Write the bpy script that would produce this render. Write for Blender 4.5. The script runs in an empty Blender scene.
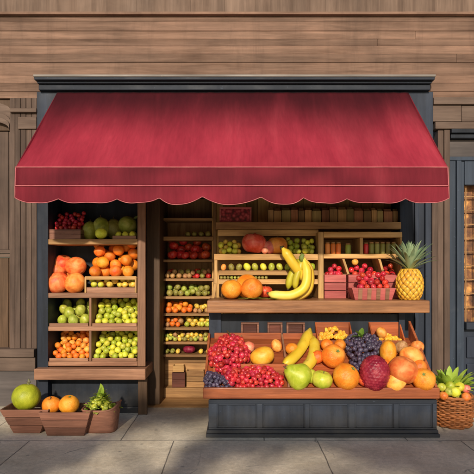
import bpy, bmesh, math, random
from mathutils import Vector, Matrix, noise
R = math.radians
rnd = random.Random(7)
D, F, H, CX, CY = 5.5, 511.0, 1.45, 237.0, 270.0     # camera distance, focal length, eye height
sc = bpy.context.scene
col = sc.collection

def at(px, py, y):
    d = y + D
    return Vector(((px - CX) * d / F, y, H - (py - CY) * d / F))
def X(px, y): return (px - CX) * (y + D) / F
def Z(py, y): return H - (py - CY) * (y + D) / F

# ------------------------------------------------------------------ materials
class NT:
    def __init__(s, name):
        m = bpy.data.materials.new(name); m.use_nodes = True
        s.m = m; s.nt = m.node_tree; s.nt.nodes.clear()
        s.out = s.n('ShaderNodeOutputMaterial'); s.b = s.n('ShaderNodeBsdfPrincipled')
        s.l(s.b.outputs[0], s.out.inputs[0])
    def n(s, t, **kw):
        nd = s.nt.nodes.new(t)
        for k, v in kw.items(): setattr(nd, k, v)
        return nd
    def l(s, a, b): s.nt.links.new(a, b)
    def coords(s, scale=(1, 1, 1), per_object=True):
        tc = s.n('ShaderNodeTexCoord'); src = tc.outputs['Object']
        if per_object:
            oi = s.n('ShaderNodeObjectInfo'); ml = s.n('ShaderNodeMath', operation='MULTIPLY'); ml.inputs[1].default_value = 37.0
            s.l(oi.outputs['Random'], ml.inputs[0])
            ad = s.n('ShaderNodeVectorMath', operation='ADD'); s.l(src, ad.inputs[0]); s.l(ml.outputs[0], ad.inputs[1]); src = ad.outputs[0]
        mp = s.n('ShaderNodeMapping'); mp.inputs['Scale'].default_value = scale; s.l(src, mp.inputs['Vector'])
        return mp.outputs[0]
    def noise(s, vec, scale, detail=5, rough=.55, dist=0):
        t = s.n('ShaderNodeTexNoise'); t.inputs['Scale'].default_value = scale; t.inputs['Detail'].default_value = detail
        t.inputs['Roughness'].default_value = rough; t.inputs['Distortion'].default_value = dist; s.l(vec, t.inputs['Vector'])
        return t.outputs['Fac']
    def ramp(s, fac, stops):
        r = s.n('ShaderNodeValToRGB'); e = r.color_ramp.elements
        while len(e) < len(stops): e.new(.5)
        for el, (p, c) in zip(e, stops):
            el.position = p; el.color = tuple(c) + (1,) if len(c) == 3 else c
        s.l(fac, r.inputs[0]); return r.outputs[0]
    def mix(s, fac, a, b, mode='MIX'):
        m = s.n('ShaderNodeMix', data_type='RGBA', blend_type=mode)
        if hasattr(fac, 'is_linked'): s.l(fac, m.inputs[0])
        else: m.inputs[0].default_value = fac
        for v, i in ((a, 6), (b, 7)):
            if hasattr(v, 'is_linked'): s.l(v, m.inputs[i])
            else: m.inputs[i].default_value = tuple(v) + (1,)
        return m.outputs[2]
    def attr(s, name):
        a = s.n('ShaderNodeAttribute'); a.attribute_name = name; return a.outputs['Fac']
    def maprange(s, v, a, b, c, d):
        m = s.n('ShaderNodeMapRange'); s.l(v, m.inputs[0])
        for i, q in enumerate((a, b, c, d)): m.inputs[i + 1].default_value = q
        return m.outputs[0]
    def hsv(s, colr, val=None, hue=None, sat=None):
        h = s.n('ShaderNodeHueSaturation'); s.l(colr, h.inputs['Color'])
        if val is not None: s.l(val, h.inputs['Value'])
        if hue is not None: s.l(hue, h.inputs['Hue'])
        if sat is not None: s.l(sat, h.inputs['Saturation'])
        return h.outputs[0]
    def bump(s, height, strength, dist=.01, prev=None):
        b = s.n('ShaderNodeBump'); b.inputs['Strength'].default_value = strength; b.inputs['Distance'].default_value = dist
        s.l(height, b.inputs['Height'])
        if prev is not None: s.l(prev, b.inputs['Normal'])
        return b.outputs[0]
    def fin(s, colr, rough=.5, normal=None, spec=.4):
        if hasattr(colr, 'is_linked'): s.l(colr, s.b.inputs['Base Color'])
        else: s.b.inputs['Base Color'].default_value = tuple(colr) + (1,)
        if hasattr(rough, 'is_linked'): s.l(rough, s.b.inputs['Roughness'])
        else: s.b.inputs['Roughness'].default_value = rough
        s.b.inputs['Specular IOR Level'].default_value = spec
        if normal is not None: s.l(normal, s.b.inputs['Normal'])
        return s.m

def wood(name, c1, c2, axis='X', rough=.6, g=1.0, tint=.35, bump=.35, mid=None, stain=0):
    t = NT(name)
    st = {'X': (.7, 11, 11), 'Y': (11, .7, 11), 'Z': (11, 11, .7)}[axis]
    v = t.coords(tuple(q * g for q in st))
    tn = t.attr('tint')
    cv = t.n('ShaderNodeVectorMath', operation='ADD'); m3 = t.n('ShaderNodeMath', operation='MULTIPLY'); m3.inputs[1].default_value = 19
    t.l(tn, m3.inputs[0]); t.l(v, cv.inputs[0]); t.l(m3.outputs[0], cv.inputs[1]); v = cv.outputs[0]
    a = t.noise(v, 1.6, 7, .62, .8); f = t.noise(v, 9, 4, .6, .2)
    c = t.ramp(a, [(.28, c1), (.52, mid or tuple((p + q) / 2 for p, q in zip(c1, c2))), (.74, c2)])
    big = t.noise(t.coords((1, 1, 1)), 2.3, 3)
    val = t.n('ShaderNodeMath', operation='MULTIPLY')
    t.l(t.maprange(tn, 0, 1, 1 - tint, 1 + tint), val.inputs[0]); t.l(t.maprange(big, .3, .7, .8, 1.15), val.inputs[1])
    v2 = t.n('ShaderNodeMath', operation='MULTIPLY'); t.l(val.outputs[0], v2.inputs[0]); t.l(t.maprange(f, .3, .7, .86, 1.1), v2.inputs[1])
    c = t.hsv(c, val=v2.outputs[0])
    if stain:       # rain streaks and bleached patches
        sv = t.noise(t.coords((5, 5, .7)), 1.0, 6, .65, .6); sp = t.noise(t.coords((1, 1, 1.6)), .9, 5, .6)
        c = t.mix(t.ramp(sv, [(.5, (0, 0, 0)), (.78, (stain,) * 3)]), c, tuple(q * .45 for q in c1))
        c = t.mix(t.ramp(sp, [(.5, (0, 0, 0)), (.72, (stain * .7,) * 3)]), c, tuple(min(1, q * 1.25) for q in c2))
    nb = t.bump(f, bump, .004, t.bump(a, bump, .006))
    return t.fin(c, t.maprange(a, .3, .7, rough + .12, rough - .08), nb, .3)

def paint(name, c, axis='Z', var=.3, rough=.45, worn=None):
    t = NT(name); st = {'X': (.8, 9, 9), 'Y': (9, .8, 9), 'Z': (9, 9, .8)}[axis]
    v = t.coords(st); a = t.noise(v, 1.3, 6, .6, .4); big = t.noise(t.coords((1, 1, 1)), 3.1, 5, .6)
    lo = tuple(q * (1 - var) for q in c); hi = tuple(q * (1 + var) for q in c)
    cc = t.ramp(a, [(.3, lo), (.7, hi)])
    if worn:
        w = t.ramp(big, [(.58, (0, 0, 0)), (.72, (1, 1, 1))]); cc = t.mix(w, cc, worn)
    cc = t.hsv(cc, val=t.maprange(t.attr('tint'), 0, 1, .8, 1.2))
    ge = t.n('ShaderNodeNewGeometry'); sx = t.n('ShaderNodeSeparateXYZ'); t.l(ge.outputs['Position'], sx.inputs[0])
    dn = t.noise(ge.outputs['Position'], 9, 6, .7); da = t.n('ShaderNodeMath', operation='MULTIPLY_ADD'); t.l(dn, da.inputs[0]); da.inputs[1].default_value = -.3; t.l(sx.outputs[2], da.inputs[2])
    cc = t.mix(t.ramp(t.maprange(da.outputs[0], -.14, .12, 1, 0), [(.1, (0, 0, 0)), (1, (.5, .5, .5))]), cc, (.1, .092, .08))
    fs = t.noise(t.coords((1, 1, 1)), 38, 3, .6); cc = t.mix(t.ramp(fs, [(.68, (0, 0, 0)), (.73, (.5, .5, .5))]), cc, tuple(q * 2.6 for q in c))
    return t.fin(cc, t.maprange(big, .3, .7, rough - .12, rough + .15), t.bump(a, .25, .003), .25)

def skin(name, cs, scale=1.4, rough=.38, pore=0, pore_scale=22, huev=.012, valv=.16, spots=None, streak=None, grad=None, lump=.1):
    """fruit skin; the mesh is about one unit in radius"""
    t = NT(name); v = t.coords((1, 1, 1)); sv = t.coords(streak) if streak else v
    a = t.noise(sv, scale, 5, .6, .3)
    n = len(cs); c = t.ramp(a, [(.32 + .36 * i / max(1, n - 1), q) for i, q in enumerate(cs)])
    if grad:        # ground colour changes towards the stem
        tc = t.n('ShaderNodeTexCoord'); sp = t.n('ShaderNodeSeparateXYZ'); t.l(tc.outputs['Object'], sp.inputs[0])
        ad = t.n('ShaderNodeMath', operation='ADD'); t.l(sp.outputs[2], ad.inputs[0]); t.l(t.maprange(a, 0, 1, -.5, .5), ad.inputs[1])
        gm = t.ramp(t.maprange(ad.outputs[0], -1.1, 1.1, 0, 1), [(grad[1], (0, 0, 0)), (grad[2], (1, 1, 1))]); c = t.mix(gm, c, grad[0])
    if spots:
        s = t.noise(v, spots[1], 2, .5); sm = t.ramp(s, [(spots[2], (0, 0, 0)), (spots[2] + .05, (1, 1, 1))]); c = t.mix(sm, c, spots[0])
    fk = t.noise(v, 17, 3, .6); bl = t.noise(v, 3.1, 4, .65, .6)
    c = t.mix(t.ramp(fk, [(.66, (0, 0, 0)), (.72, (.38, .38, .38))]), c, tuple(q * .45 for q in cs[0]))
    c = t.mix(t.ramp(bl, [(.62, (0, 0, 0)), (.8, (.5, .5, .5))]), c, tuple(min(.85, q * .7 + .06) for q in cs[-1]))
    oi = t.n('ShaderNodeObjectInfo')
    m2 = t.n('ShaderNodeMath', operation='MULTIPLY'); m2.inputs[1].default_value = 7.13; t.l(oi.outputs['Random'], m2.inputs[0])
    fr = t.n('ShaderNodeMath', operation='FRACT'); t.l(m2.outputs[0], fr.inputs[0])
    c = t.hsv(c, val=t.maprange(oi.outputs['Random'], 0, 1, 1 - valv, 1 + valv), hue=t.maprange(fr.outputs[0], 0, 1, .5 - huev, .5 + huev))
    nb = t.bump(a, lump, .06)
    if pore:
        p = t.n('ShaderNodeTexVoronoi'); p.inputs['Scale'].default_value = pore_scale; t.l(v, p.inputs['Vector'])
        nb = t.bump(p.outputs['Distance'], pore, .03, nb)
    m = t.fin(c, t.maprange(a, .3, .7, rough - .07, rough + .1), nb, .45)
    return m

W = dict(
    plank=wood('wall_plank_wood', (.12, .07, .048), (.27, .155, .105), 'X', .72, .75, .28, mid=(.19, .115, .08), stain=.5),
    frieze=wood('frieze_wood', (.115, .075, .055), (.245, .165, .12), 'Z', .72, .5, .12, stain=.4),
    pilaster=wood('pilaster_wood', (.068, .046, .036), (.15, .1, .076), 'Z', .72, .6, .2, stain=.5),
    plinth=wood('plinth_wood', (.1, .068, .053), (.18, .125, .095), 'X', .7, .7, .15),
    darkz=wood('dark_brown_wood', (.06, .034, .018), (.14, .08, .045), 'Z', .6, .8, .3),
    base=wood('grey_base_stone', (.07, .062, .06), (.13, .11, .105), 'X', .75, .4, .2),
    gold=wood('golden_shelf_wood', (.36, .18, .055), (.72, .44, .17), 'X', .5, 1, .22),
    goldz=wood('golden_upright_wood', (.36, .19, .06), (.72, .45, .18), 'Z', .5, 1, .22),
    brownx=wood('brown_shelf_wood', (.2, .095, .036), (.46, .26, .1), 'X', .55, 1, .25),
    brownz=wood('brown_upright_wood', (.2, .1, .04), (.48, .27, .11), 'Z', .55, 1, .25),
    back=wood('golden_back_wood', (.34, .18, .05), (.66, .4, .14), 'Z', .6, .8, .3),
    board=wood('counter_board_wood', (.17, .07, .03), (.42, .2, .09), 'X', .42, 1, .15),
    tan=wood('stand_board_wood', (.2, .09, .05), (.44, .23, .135), 'X', .5, 1, .2),
    tanz=wood('stand_post_wood', (.17, .08, .045), (.38, .2, .115), 'Z', .5, 1, .2),
    terra=wood('terracotta_tray_wood', (.24, .05, .018), (.5, .14, .045), 'X', .5, 1, .25),
    lip=wood('tray_lip_wood', (.2, .05, .02), (.46, .14, .055), 'X', .38, 1, .2),
    crate=wood('brown_crate_wood', (.13, .055, .036), (.34, .155, .1), 'X', .55, 1, .25),
    pink=wood('pink_crate_wood', (.32, .055, .055), (.58, .16, .14), 'X', .5, 1, .25),
    dred=wood('dark_red_wood', (.06, .016, .01), (.15, .045, .028), 'X', .55, 1, .3),
)
P = dict(
    navy=paint('slate_blue_paint', (.024, .032, .05), 'Z', .4, .58, (.042, .05, .066)),
    navyx=paint('slate_blue_trim_paint', (.028, .036, .053), 'X', .3, .62, (.04, .048, .062)),
    blue=paint('blue_grey_frame_paint', (.036, .05, .074), 'Z', .3, .55, (.06, .075, .1)),
    dark=paint('dark_navy_paint', (.016, .021, .031), 'Z', .4, .5),
    cap=paint('cornice_cap_paint', (.17, .155, .14), 'X', .4, .5),
)

def cloth_mat():
    t = NT('crimson_awning_cloth'); v = t.coords((1, 1, 1), False)
    big = t.noise(t.coords((2.2, .5, .35), False), 1.4, 5, .6, .5); fine = t.noise(t.coords((7, 1, 1), False), 6, 4, .6)
    c = t.ramp(big, [(.3, (.035, .002, .006)), (.55, (.05, .004, .008)), (.75, (.085, .007, .013))])  # near-black reds: shade at the canopy top, painted into the cloth colour
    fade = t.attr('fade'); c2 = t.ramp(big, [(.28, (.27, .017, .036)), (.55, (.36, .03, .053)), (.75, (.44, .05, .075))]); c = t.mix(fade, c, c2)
    c = t.hsv(c, val=t.maprange(fine, .3, .7, .9, 1.08))
    wv = t.n('ShaderNodeTexWave'); wv.inputs['Scale'].default_value = 160; t.l(v, wv.inputs['Vector'])
    return t.fin(c, .8, t.bump(wv.outputs['Fac'], .08, .001, t.bump(fine, .12, .01)), .2)
M_cloth = cloth_mat()
t = NT('pink_piping_cloth'); M_piping = t.fin(t.ramp(t.noise(t.coords(), 8), [(.3, (.42, .1, .12)), (.7, (.58, .19, .19))]), .7, None, .2)

def pave_mat():
    t = NT('stone_pavement'); v = t.coords((1, 1, 1), False)
    bt = t.n('ShaderNodeTexBrick'); bt.offset = .37; bt.inputs['Scale'].default_value = 1
    bt.inputs['Brick Width'].default_value = 1.22; bt.inputs['Row Height'].default_value = 1.08; bt.inputs['Mortar Size'].default_value = .006
    bt.inputs['Mortar Smooth'].default_value = .4; bt.inputs['Bias'].default_value = 0
    bt.inputs['Color1'].default_value = (.68, .6, .47, 1); bt.inputs['Color2'].default_value = (.8, .7, .53, 1); bt.inputs['Mortar'].default_value = (.2, .18, .155, 1)
    mv = t.n('ShaderNodeVectorMath', operation='ADD'); mv.inputs[1].default_value = (.53, 1.17 - .02, 0)
    wob = t.n('ShaderNodeTexNoise'); wob.inputs['Scale'].default_value = 3; t.l(v, wob.inputs['Vector'])
    wm = t.n('ShaderNodeVectorMath', operation='SCALE'); wm.inputs['Scale'].default_value = .015; t.l(wob.outputs['Color'], wm.inputs[0])
    w2 = t.n('ShaderNodeVectorMath', operation='ADD'); t.l(v, w2.inputs[0]); t.l(wm.outputs[0], w2.inputs[1])
    t.l(w2.outputs[0], mv.inputs[0]); t.l(mv.outputs[0], bt.inputs['Vector'])
    n1 = t.noise(v, 2.2, 8, .65, .4); n2 = t.noise(v, 26, 6, .7); n3 = t.noise(t.coords((1, 5, 1), False), 3, 4)
    c = t.hsv(bt.outputs['Color'], val=t.maprange(n1, .3, .7, .72, 1.25))
    c = t.hsv(c, val=t.maprange(n2, .3, .7, .82, 1.18)); c = t.mix(t.ramp(n3, [(.5, (0, 0, 0)), (.75, (.45, .45, .45))]), c, (.7, .57, .4))
    vo = t.n('ShaderNodeTexVoronoi'); vo.inputs['Scale'].default_value = 5; t.l(w2.outputs[0], vo.inputs['Vector'])
    c = t.mix(t.ramp(vo.outputs['Distance'], [(.05, (.55, .55, .55)), (.1, (0, 0, 0))]), c, (.16, .15, .14))
    gr = t.noise(v, 140, 3, .7); c = t.hsv(c, val=t.maprange(gr, .3, .7, .85, 1.12))
    cr = t.n('ShaderNodeTexVoronoi'); cr.feature = 'DISTANCE_TO_EDGE'; cr.inputs['Scale'].default_value = .8
    cw = t.n('ShaderNodeVectorMath', operation='SCALE'); cw.inputs['Scale'].default_value = .25; t.l(wob.outputs['Color'], cw.inputs[0]); cz = t.n('ShaderNodeVectorMath', operation='ADD'); t.l(v, cz.inputs[0]); t.l(cw.outputs[0], cz.inputs[1]); t.l(cz.outputs[0], cr.inputs['Vector'])
    cm = t.n('ShaderNodeMath', operation='MULTIPLY'); t.l(t.ramp(cr.outputs['Distance'], [(0, (1, 1, 1)), (.006, (0, 0, 0))]), cm.inputs[0]); t.l(t.ramp(n1, [(.5, (0, 0, 0)), (.6, (.8, .8, .8))]), cm.inputs[1])
    c = t.mix(cm.outputs[0], c, (.15, .14, .125))
    hb = t.n('ShaderNodeMath', operation='SUBTRACT'); t.l(n2, hb.inputs[0]); t.l(bt.outputs['Fac'], hb.inputs[1])
    return t.fin(c, t.maprange(n1, .3, .7, .55, .85), t.bump(hb.outputs[0], .35, .006, t.bump(n1, .3, .02)), .35)
M_pave = pave_mat()
t = NT('asphalt'); M_asph = t.fin(t.ramp(t.noise(t.coords((1, 1, 1), False), 60, 6), [(.3, (.035, .035, .037)), (.7, (.075, .073, .07))]), .9)

S = dict(
    orange=skin('orange_skin', [(.72, .19, .012), (.88, .3, .025), (.92, .4, .05)], 1.1, .36, .25, 20),
    redorange=skin('red_orange_skin', [(.8, .14, .015), (.88, .22, .02), (.92, .33, .05)], 1.2, .36, .18, 20),
    peach=skin('peach_skin', [(.72, .1, .025), (.86, .23, .05), (.9, .38, .11)], 1.5, .5, .06, 30),
    apricot=skin('apricot_skin', [(.84, .22, .03), (.92, .4, .07), (.94, .55, .13)], 1.2, .42, .1, 26),
    mango=skin('yellow_mango_skin', [(.85, .32, .02), (.92, .5, .04), (.93, .6, .1)], 1.1, .38, .08, 26),
    yellow=skin('yellow_plum_skin', [(.78, .4, .03), (.85, .6, .08), (.9, .72, .2)], 1.3, .35),
    lemon=skin('lime_yellow_skin', [(.55, .58, .03), (.75, .72, .05), (.8, .76, .16)], 1.2, .4, .15, 22),
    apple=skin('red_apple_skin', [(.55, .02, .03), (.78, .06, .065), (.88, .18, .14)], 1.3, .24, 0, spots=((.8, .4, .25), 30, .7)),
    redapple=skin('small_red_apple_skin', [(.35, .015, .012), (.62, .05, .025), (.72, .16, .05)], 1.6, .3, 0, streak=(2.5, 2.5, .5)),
    pumpkin=skin('orange_pumpkin_skin', [(.66, .11, .02), (.8, .22, .035), (.86, .34, .08)], 1.5, .45, .08, 18),
    rosy=skin('rosy_guava_skin', [(.7, .1, .08), (.8, .25, .16), (.88, .42, .25)], 1.3, .4),
    pear=skin('green_pear_skin', [(.26, .36, .018), (.4, .48, .03), (.55, .58, .09)], 1.1, .36, .06, 30, spots=((.3, .34, .05), 30, .68)),
    pearapple=skin('yellow_green_apple_skin', [(.36, .44, .025), (.52, .53, .05), (.7, .56, .11)], 1.1, .33, .04, 30),
    greenplum=skin('green_plum_skin', [(.3, .35, .035), (.47, .5, .05), (.63, .61, .13)], 1.2, .32, .05, 24),
    greenmelon=skin('olive_green_melon_skin', [(.2, .26, .03), (.38, .44, .06), (.55, .56, .14)], 1.3, .45, .1, 20),
    melon=skin('yellow_green_melon_skin', [(.26, .3, .015), (.38, .43, .02), (.52, .55, .03)], 1.3, .45, .1, 16, streak=(1.2, 1.2, .6)),
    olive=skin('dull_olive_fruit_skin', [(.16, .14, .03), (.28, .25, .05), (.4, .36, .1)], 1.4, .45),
    redgrape=skin('red_grape_skin', [(.3, .006, .014), (.52, .022, .032), (.68, .1, .09)], 1.2, .24, 0, huev=.01, valv=.3),
    cherry=skin('cherry_skin', [(.42, .008, .012), (.62, .028, .03), (.72, .09, .07)], 1.2, .2, 0, valv=.3),
    darkgrape=skin('dark_purple_grape_skin', [(.025, .015, .035), (.06, .045, .085), (.16, .14, .2)], 1.3, .38, 0, huev=.03, valv=.35),
    banana=skin('banana_skin', [(.74, .46, .025), (.86, .6, .05), (.9, .7, .16)], 2.0, .42, 0, spots=((.3, .2, .03), 15, .7), valv=.08, streak=(1.5, 1.5, .3)),
    greenbanana=skin('unripe_banana_skin', [(.36, .36, .02), (.52, .48, .03), (.62, .56, .06)], 2.0, .42, valv=.08),
    lychee=skin('crimson_bumpy_skin', [(.15, .006, .018), (.28, .014, .032), (.4, .045, .055)], 2.0, .42, .15, 16),
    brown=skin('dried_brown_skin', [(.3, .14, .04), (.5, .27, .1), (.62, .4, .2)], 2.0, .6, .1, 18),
    stem=skin('brown_stem', [(.1, .055, .02), (.2, .12, .045)], 6, .7),
    gstem=skin('green_stem', [(.1, .16, .03), (.22, .28, .07)], 6, .6),
    leaf=skin('green_leaf', [(.05, .13, .015), (.12, .26, .03), (.24, .4, .06)], 3, .45, valv=.2),
    leafl=skin('yellow_green_leaf', [(.2, .32, .03), (.36, .5, .06), (.54, .64, .13)], 3, .45, valv=.15),
    dry=skin('dry_leaf', [(.1, .1, .05), (.2, .2, .1), (.32, .28, .15)], 3, .6),
    crown=skin('pineapple_leaf', [(.06, .13, .075), (.16, .27, .15), (.36, .46, .26)], 3, .45, valv=.2),
    tip=skin('dark_banana_tip', [(.03, .025, .01), (.1, .08, .02)], 4, .7),
)

# ------------------------------------------------------------------ mesh helpers
class MB:
    def __init__(s): s.v = []; s.f = []; s.t = []; s.sm = []; s.fade = {}
    def quad(s, idx, t, sm=False): s.f.append(tuple(idx)); s.t.append(t); s.sm.append(sm)
    def hexa(s, p, t=None):
        """p: bottom four (counter-clockwise from above) then top four"""
        t = rnd.random() if t is None else t; b = len(s.v); s.v += [Vector(q) for q in p]
        for f in ((3, 2, 1, 0), (4, 5, 6, 7), (0, 1, 5, 4), (1, 2, 6, 5), (2, 3, 7, 6), (3, 0, 4, 7)): s.quad([b + i for i in f], t)
        return s
    def box(s, x0, x1, y0, y1, z0, z1, t=None):
        return s.hexa([(x0, y0, z0), (x1, y0, z0), (x1, y1, z0), (x0, y1, z0), (x0, y0, z1), (x1, y0, z1), (x1, y1, z1), (x0, y1, z1)], t)
    def tube(s, pts, rad, seg=8, cap=True, ang=0):
        t = rnd.random(); b = len(s.v); pts = [Vector(p) for p in pts]; n = len(pts); ref = None
        for i, p in enumerate(pts):
            d = (pts[min(i + 1, n - 1)] - pts[max(i - 1, 0)]).normalized()
            if ref is None: ref = d.orthogonal().normalized()
            u = (ref - d * ref.dot(d)).normalized(); ref = u; w = d.cross(u)
            r = rad[i] if hasattr(rad, '__len__') else rad
            for k in range(seg):
                a = 2 * math.pi * k / seg + ang; s.v.append(p + (u * math.cos(a) + w * math.sin(a)) * r)
        for i in range(n - 1):
            for k in range(seg):
                s.quad((b + i * seg + k, b + i * seg + (k + 1) % seg, b + (i + 1) * seg + (k + 1) % seg, b + (i + 1) * seg + k), t, True)
        if cap:
            s.quad([b + k for k in reversed(range(seg))], t); s.quad([b + (n - 1) * seg + k for k in range(seg)], t)
        return s
    def surf(s, fn, nu, nv, cu=False, t=None, fade=None):
        """grid surface fn(u, v); cu closes it in u"""
        t = rnd.random() if t is None else t; b = len(s.v); U = nu if cu else nu + 1
        for j in range(nv + 1):
            for i in range(U):
                if fade: s.fade[len(s.v)] = fade(i / nu, j / nv)
                s.v.append(Vector(fn(i / nu, j / nv)))
        for j in range(nv):
            for i in range(nu):
                i2 = (i + 1) % U; s.quad((b + j * U + i, b + j * U + i2, b + (j + 1) * U + i2, b + (j + 1) * U + i), t, True)
        return s
    def leaf(s, base, dirv, L, w, up=Vector((0, 0, 1)), droop=.3, n=7, fold=.25):
        """a pointed blade bending under its own weight"""
        t = rnd.random(); d = Vector(dirv).normalized(); side = d.cross(up)
        if side.length < .05: side = d.cross(Vector((1, 0, 0)))
        side.normalize(); nrm = side.cross(d).normalized(); b = len(s.v); p = Vector(base)
        for i in range(n + 1):
            u = i / n; q = p + d * L * u - Vector((0, 0, 1)) * droop * L * u * u
            ww = w * (math.sin(math.pi * min(1, .18 + .82 * u)) ** .8) * (1 if u < 1 else 0) + .0004
            s.v += [q - side * ww + nrm * ww * fold, q, q + side * ww + nrm * ww * fold]
        for i in range(n):
            for k in range(2): s.quad((b + i * 3 + k, b + i * 3 + k + 1, b + i * 3 + 4 + k, b + i * 3 + 3 + k), t, True)
        return s
    def mesh(s, name, off=Vector((0, 0, 0))):
        me = bpy.data.meshes.new(name); me.from_pydata([tuple(q - off) for q in s.v], [], s.f)
        a = me.attributes.new('tint', 'FLOAT', 'FACE'); a.data.foreach_set('value', s.t)
        if s.fade:
            a = me.attributes.new('fade', 'FLOAT', 'POINT'); a.data.foreach_set('value', [s.fade.get(i, 0) for i in range(len(s.v))])
        me.polygons.foreach_set('use_smooth', s.sm); me.update(); return me
    def build(s, name, mat, parent=None, bevel=0, local=False, solid=0):
        off = Vector((0, 0, 0)) if (local or parent is None) else root_loc(parent)
        o = bpy.data.objects.new(name, s.mesh(name, off)); col.objects.link(o); o.data.materials.append(mat)
        if parent: o.parent = parent
        if solid: m = o.modifiers.new('Solidify', 'SOLIDIFY'); m.thickness = solid; m.offset = 0
        if bevel: m = o.modifiers.new('Bevel', 'BEVEL'); m.width = bevel; m.segments = 2; m.limit_method = 'ANGLE'; m.angle_limit = R(40)
        return o
def root_loc(o):
    v = Vector((0, 0, 0))
    while o: v += o.location; o = o.parent
    return v
def tag(o, label=None, cat=None, group=None, kind=None):
    for k, v in (('label', label), ('category', cat), ('group', group), ('kind', kind)):
        if v: o[k] = v
    return o
def thing(name, label, cat, loc=(0, 0, 0), group=None):
    o = bpy.data.objects.new(name, None); o.empty_display_size = .05; col.objects.link(o); o.location = loc
    return tag(o, label, cat, group)
def box_part(name, mat, parent, *b, bevel=.004): return MB().box(*b).build(name, mat, parent, bevel)

# ------------------------------------------------------------------ fruit meshes (about unit radius, cached)
CACHE = {}
def fruit_mesh(kind, variant=0):
    key = (kind, variant)
    if key in CACHE: return CACHE[key]
    seed = 11.3 * variant + 5
    nu, nv = (28, 18) if kind not in ('tiny', 'grape') else (14, 9)
    if kind in ('lychee',): nu, nv = 96, 60
    def fn(u, v):
        th = math.pi * v; ph = 2 * math.pi * u; r = math.sin(th); z = -math.cos(th)
        k = 1.0
        if kind == 'apple':
            z = z * .9 + .32 * math.exp(-(r / .34) ** 2) * (-1 if z > 0 else .6); r *= 1.03 + .08 * max(0, z)
            k = 1 + .03 * math.cos(5 * ph) * max(0, -z)
        elif kind == 'orange':
            z = z * .94 - .07 * math.exp(-(r / .2) ** 2) * (1 if z > 0 else -.5)
        elif kind == 'peach':
            z = z * .93 - .22 * math.exp(-(r / .25) ** 2) * (1 if z > 0 else 0)
            k = 1 - .09 * math.exp(-((ph - math.pi * 1.5) / .16) ** 2)
        elif kind == 'pear':
            r *= 1.0 - .34 / (1 + math.exp(-(z - .28) * 7)); z = z * 1.18 if z > 0 else z * .9
            z -= .12 * math.exp(-(r / .15) ** 2) * (1 if z > 0 else -1)
        elif kind == 'mango':
            r *= .9 * (1 + .1 * math.cos(ph)); z *= 1.12
            k = 1 + .05 * math.cos(ph - 1)
        elif kind == 'egg': z *= 1.16; r *= .93
        elif kind == 'pumpkin':
            k = 1 - .11 * abs(math.sin(4.5 * ph)) ** .5 * min(1, r * 1.2) * 0 + .08 * abs(math.cos(4 * ph)) - .08
            z = z * .82 - .25 * math.exp(-(r / .3) ** 2) * (1 if z > 0 else -.6)
        elif kind == 'melon':
            z = z * .97 - .05 * math.exp(-(r / .2) ** 2) * (1 if z > 0 else 0); k = 1 + .018 * math.cos(10 * ph) * r
        elif kind == 'lychee':
            z *= 1.2; r *= .97
            row = v * 17; a = (u * 20 + .5 * (int(row) % 2)); b = (abs(math.sin(math.pi * row)) * abs(math.sin(math.pi * a))) ** .6
            k = 1 + .075 * b * min(1, math.sin(th) * 2); z *= 1 + .03 * b
        elif kind == 'grape': z *= 1.12
        p = Vector((r * math.cos(ph) * k, r * math.sin(ph) * k, z))
        amp = {'grape': .02, 'tiny': .03, 'lychee': .02, 'brown': .12}.get(kind, .05)
        return p * (1 + amp * noise.noise(p * 1.3 + Vector((seed, 0, 0))))
    mb = MB(); mb.surf(fn, nu, nv, cu=True)
    me = mb.mesh(kind + '_skin'); bm = bmesh.new(); bm.from_mesh(me); bmesh.ops.remove_doubles(bm, verts=bm.verts, dist=1e-5)
    bmesh.ops.recalc_face_normals(bm, faces=bm.faces); bm.to_mesh(me); bm.free()
    CACHE[key] = me; return me
MATMESH = {}
def skinned(kind, variant, mat):
    key = (kind, variant, mat)
    if key not in MATMESH:
        me = fruit_mesh(kind, variant).copy(); me.materials.append(S[mat]); MATMESH[key] = me
    return MATMESH[key]
STEM = MB().tube([(0, 0, -.18), (.01, 0, .1), (.05, .02, .3)], [.06, .045, .06], 6).mesh('stem'); STEM.materials.append(S['stem'])
CALYX = MB(); [CALYX.leaf((0, 0, 0), (math.cos(a), math.sin(a), .25), .2, .06, droop=.1, n=3) for a in (0, 1.26, 2.5, 3.77, 5)]
CALYX.tube([(0, 0, -.04), (0, 0, .06)], [.07, .05], 6); CALYX = CALYX.mesh('calyx'); CALYX.materials.append(S['gstem'])
def fruit(name, kind, mat, loc, r, label, cat, group=None, rot=None, scale=(1, 1, 1), top=None, topz=.9):
    o = bpy.data.objects.new(name, skinned(kind, rnd.randrange(3), mat)); col.objects.link(o); o.location = loc
    o.rotation_euler = rot if rot is not None else (rnd.uniform(-.5, .5), rnd.uniform(-.5, .5), rnd.uniform(0, 6.28))
    o.scale = tuple(r * q for q in scale); tag(o, label, cat, group)
    if top:
        c = bpy.data.objects.new('stem' if top is STEM else 'calyx', top); col.objects.link(c); c.parent = o; c.location = (0, 0, topz)
    return o
VIEW = [Vector((0, -D, H)), Vector((-1.3, -5.2, 1.7)), Vector((1.3, -5.2, 1.7))]
DISC = [(0, 0)] + [(.55 * math.cos(a), .55 * math.sin(a)) for a in (0, 1.57, 3.14, 4.71)] + [(.92 * math.cos(a), .92 * math.sin(a)) for a in [k * .785 for k in range(8)]]
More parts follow.
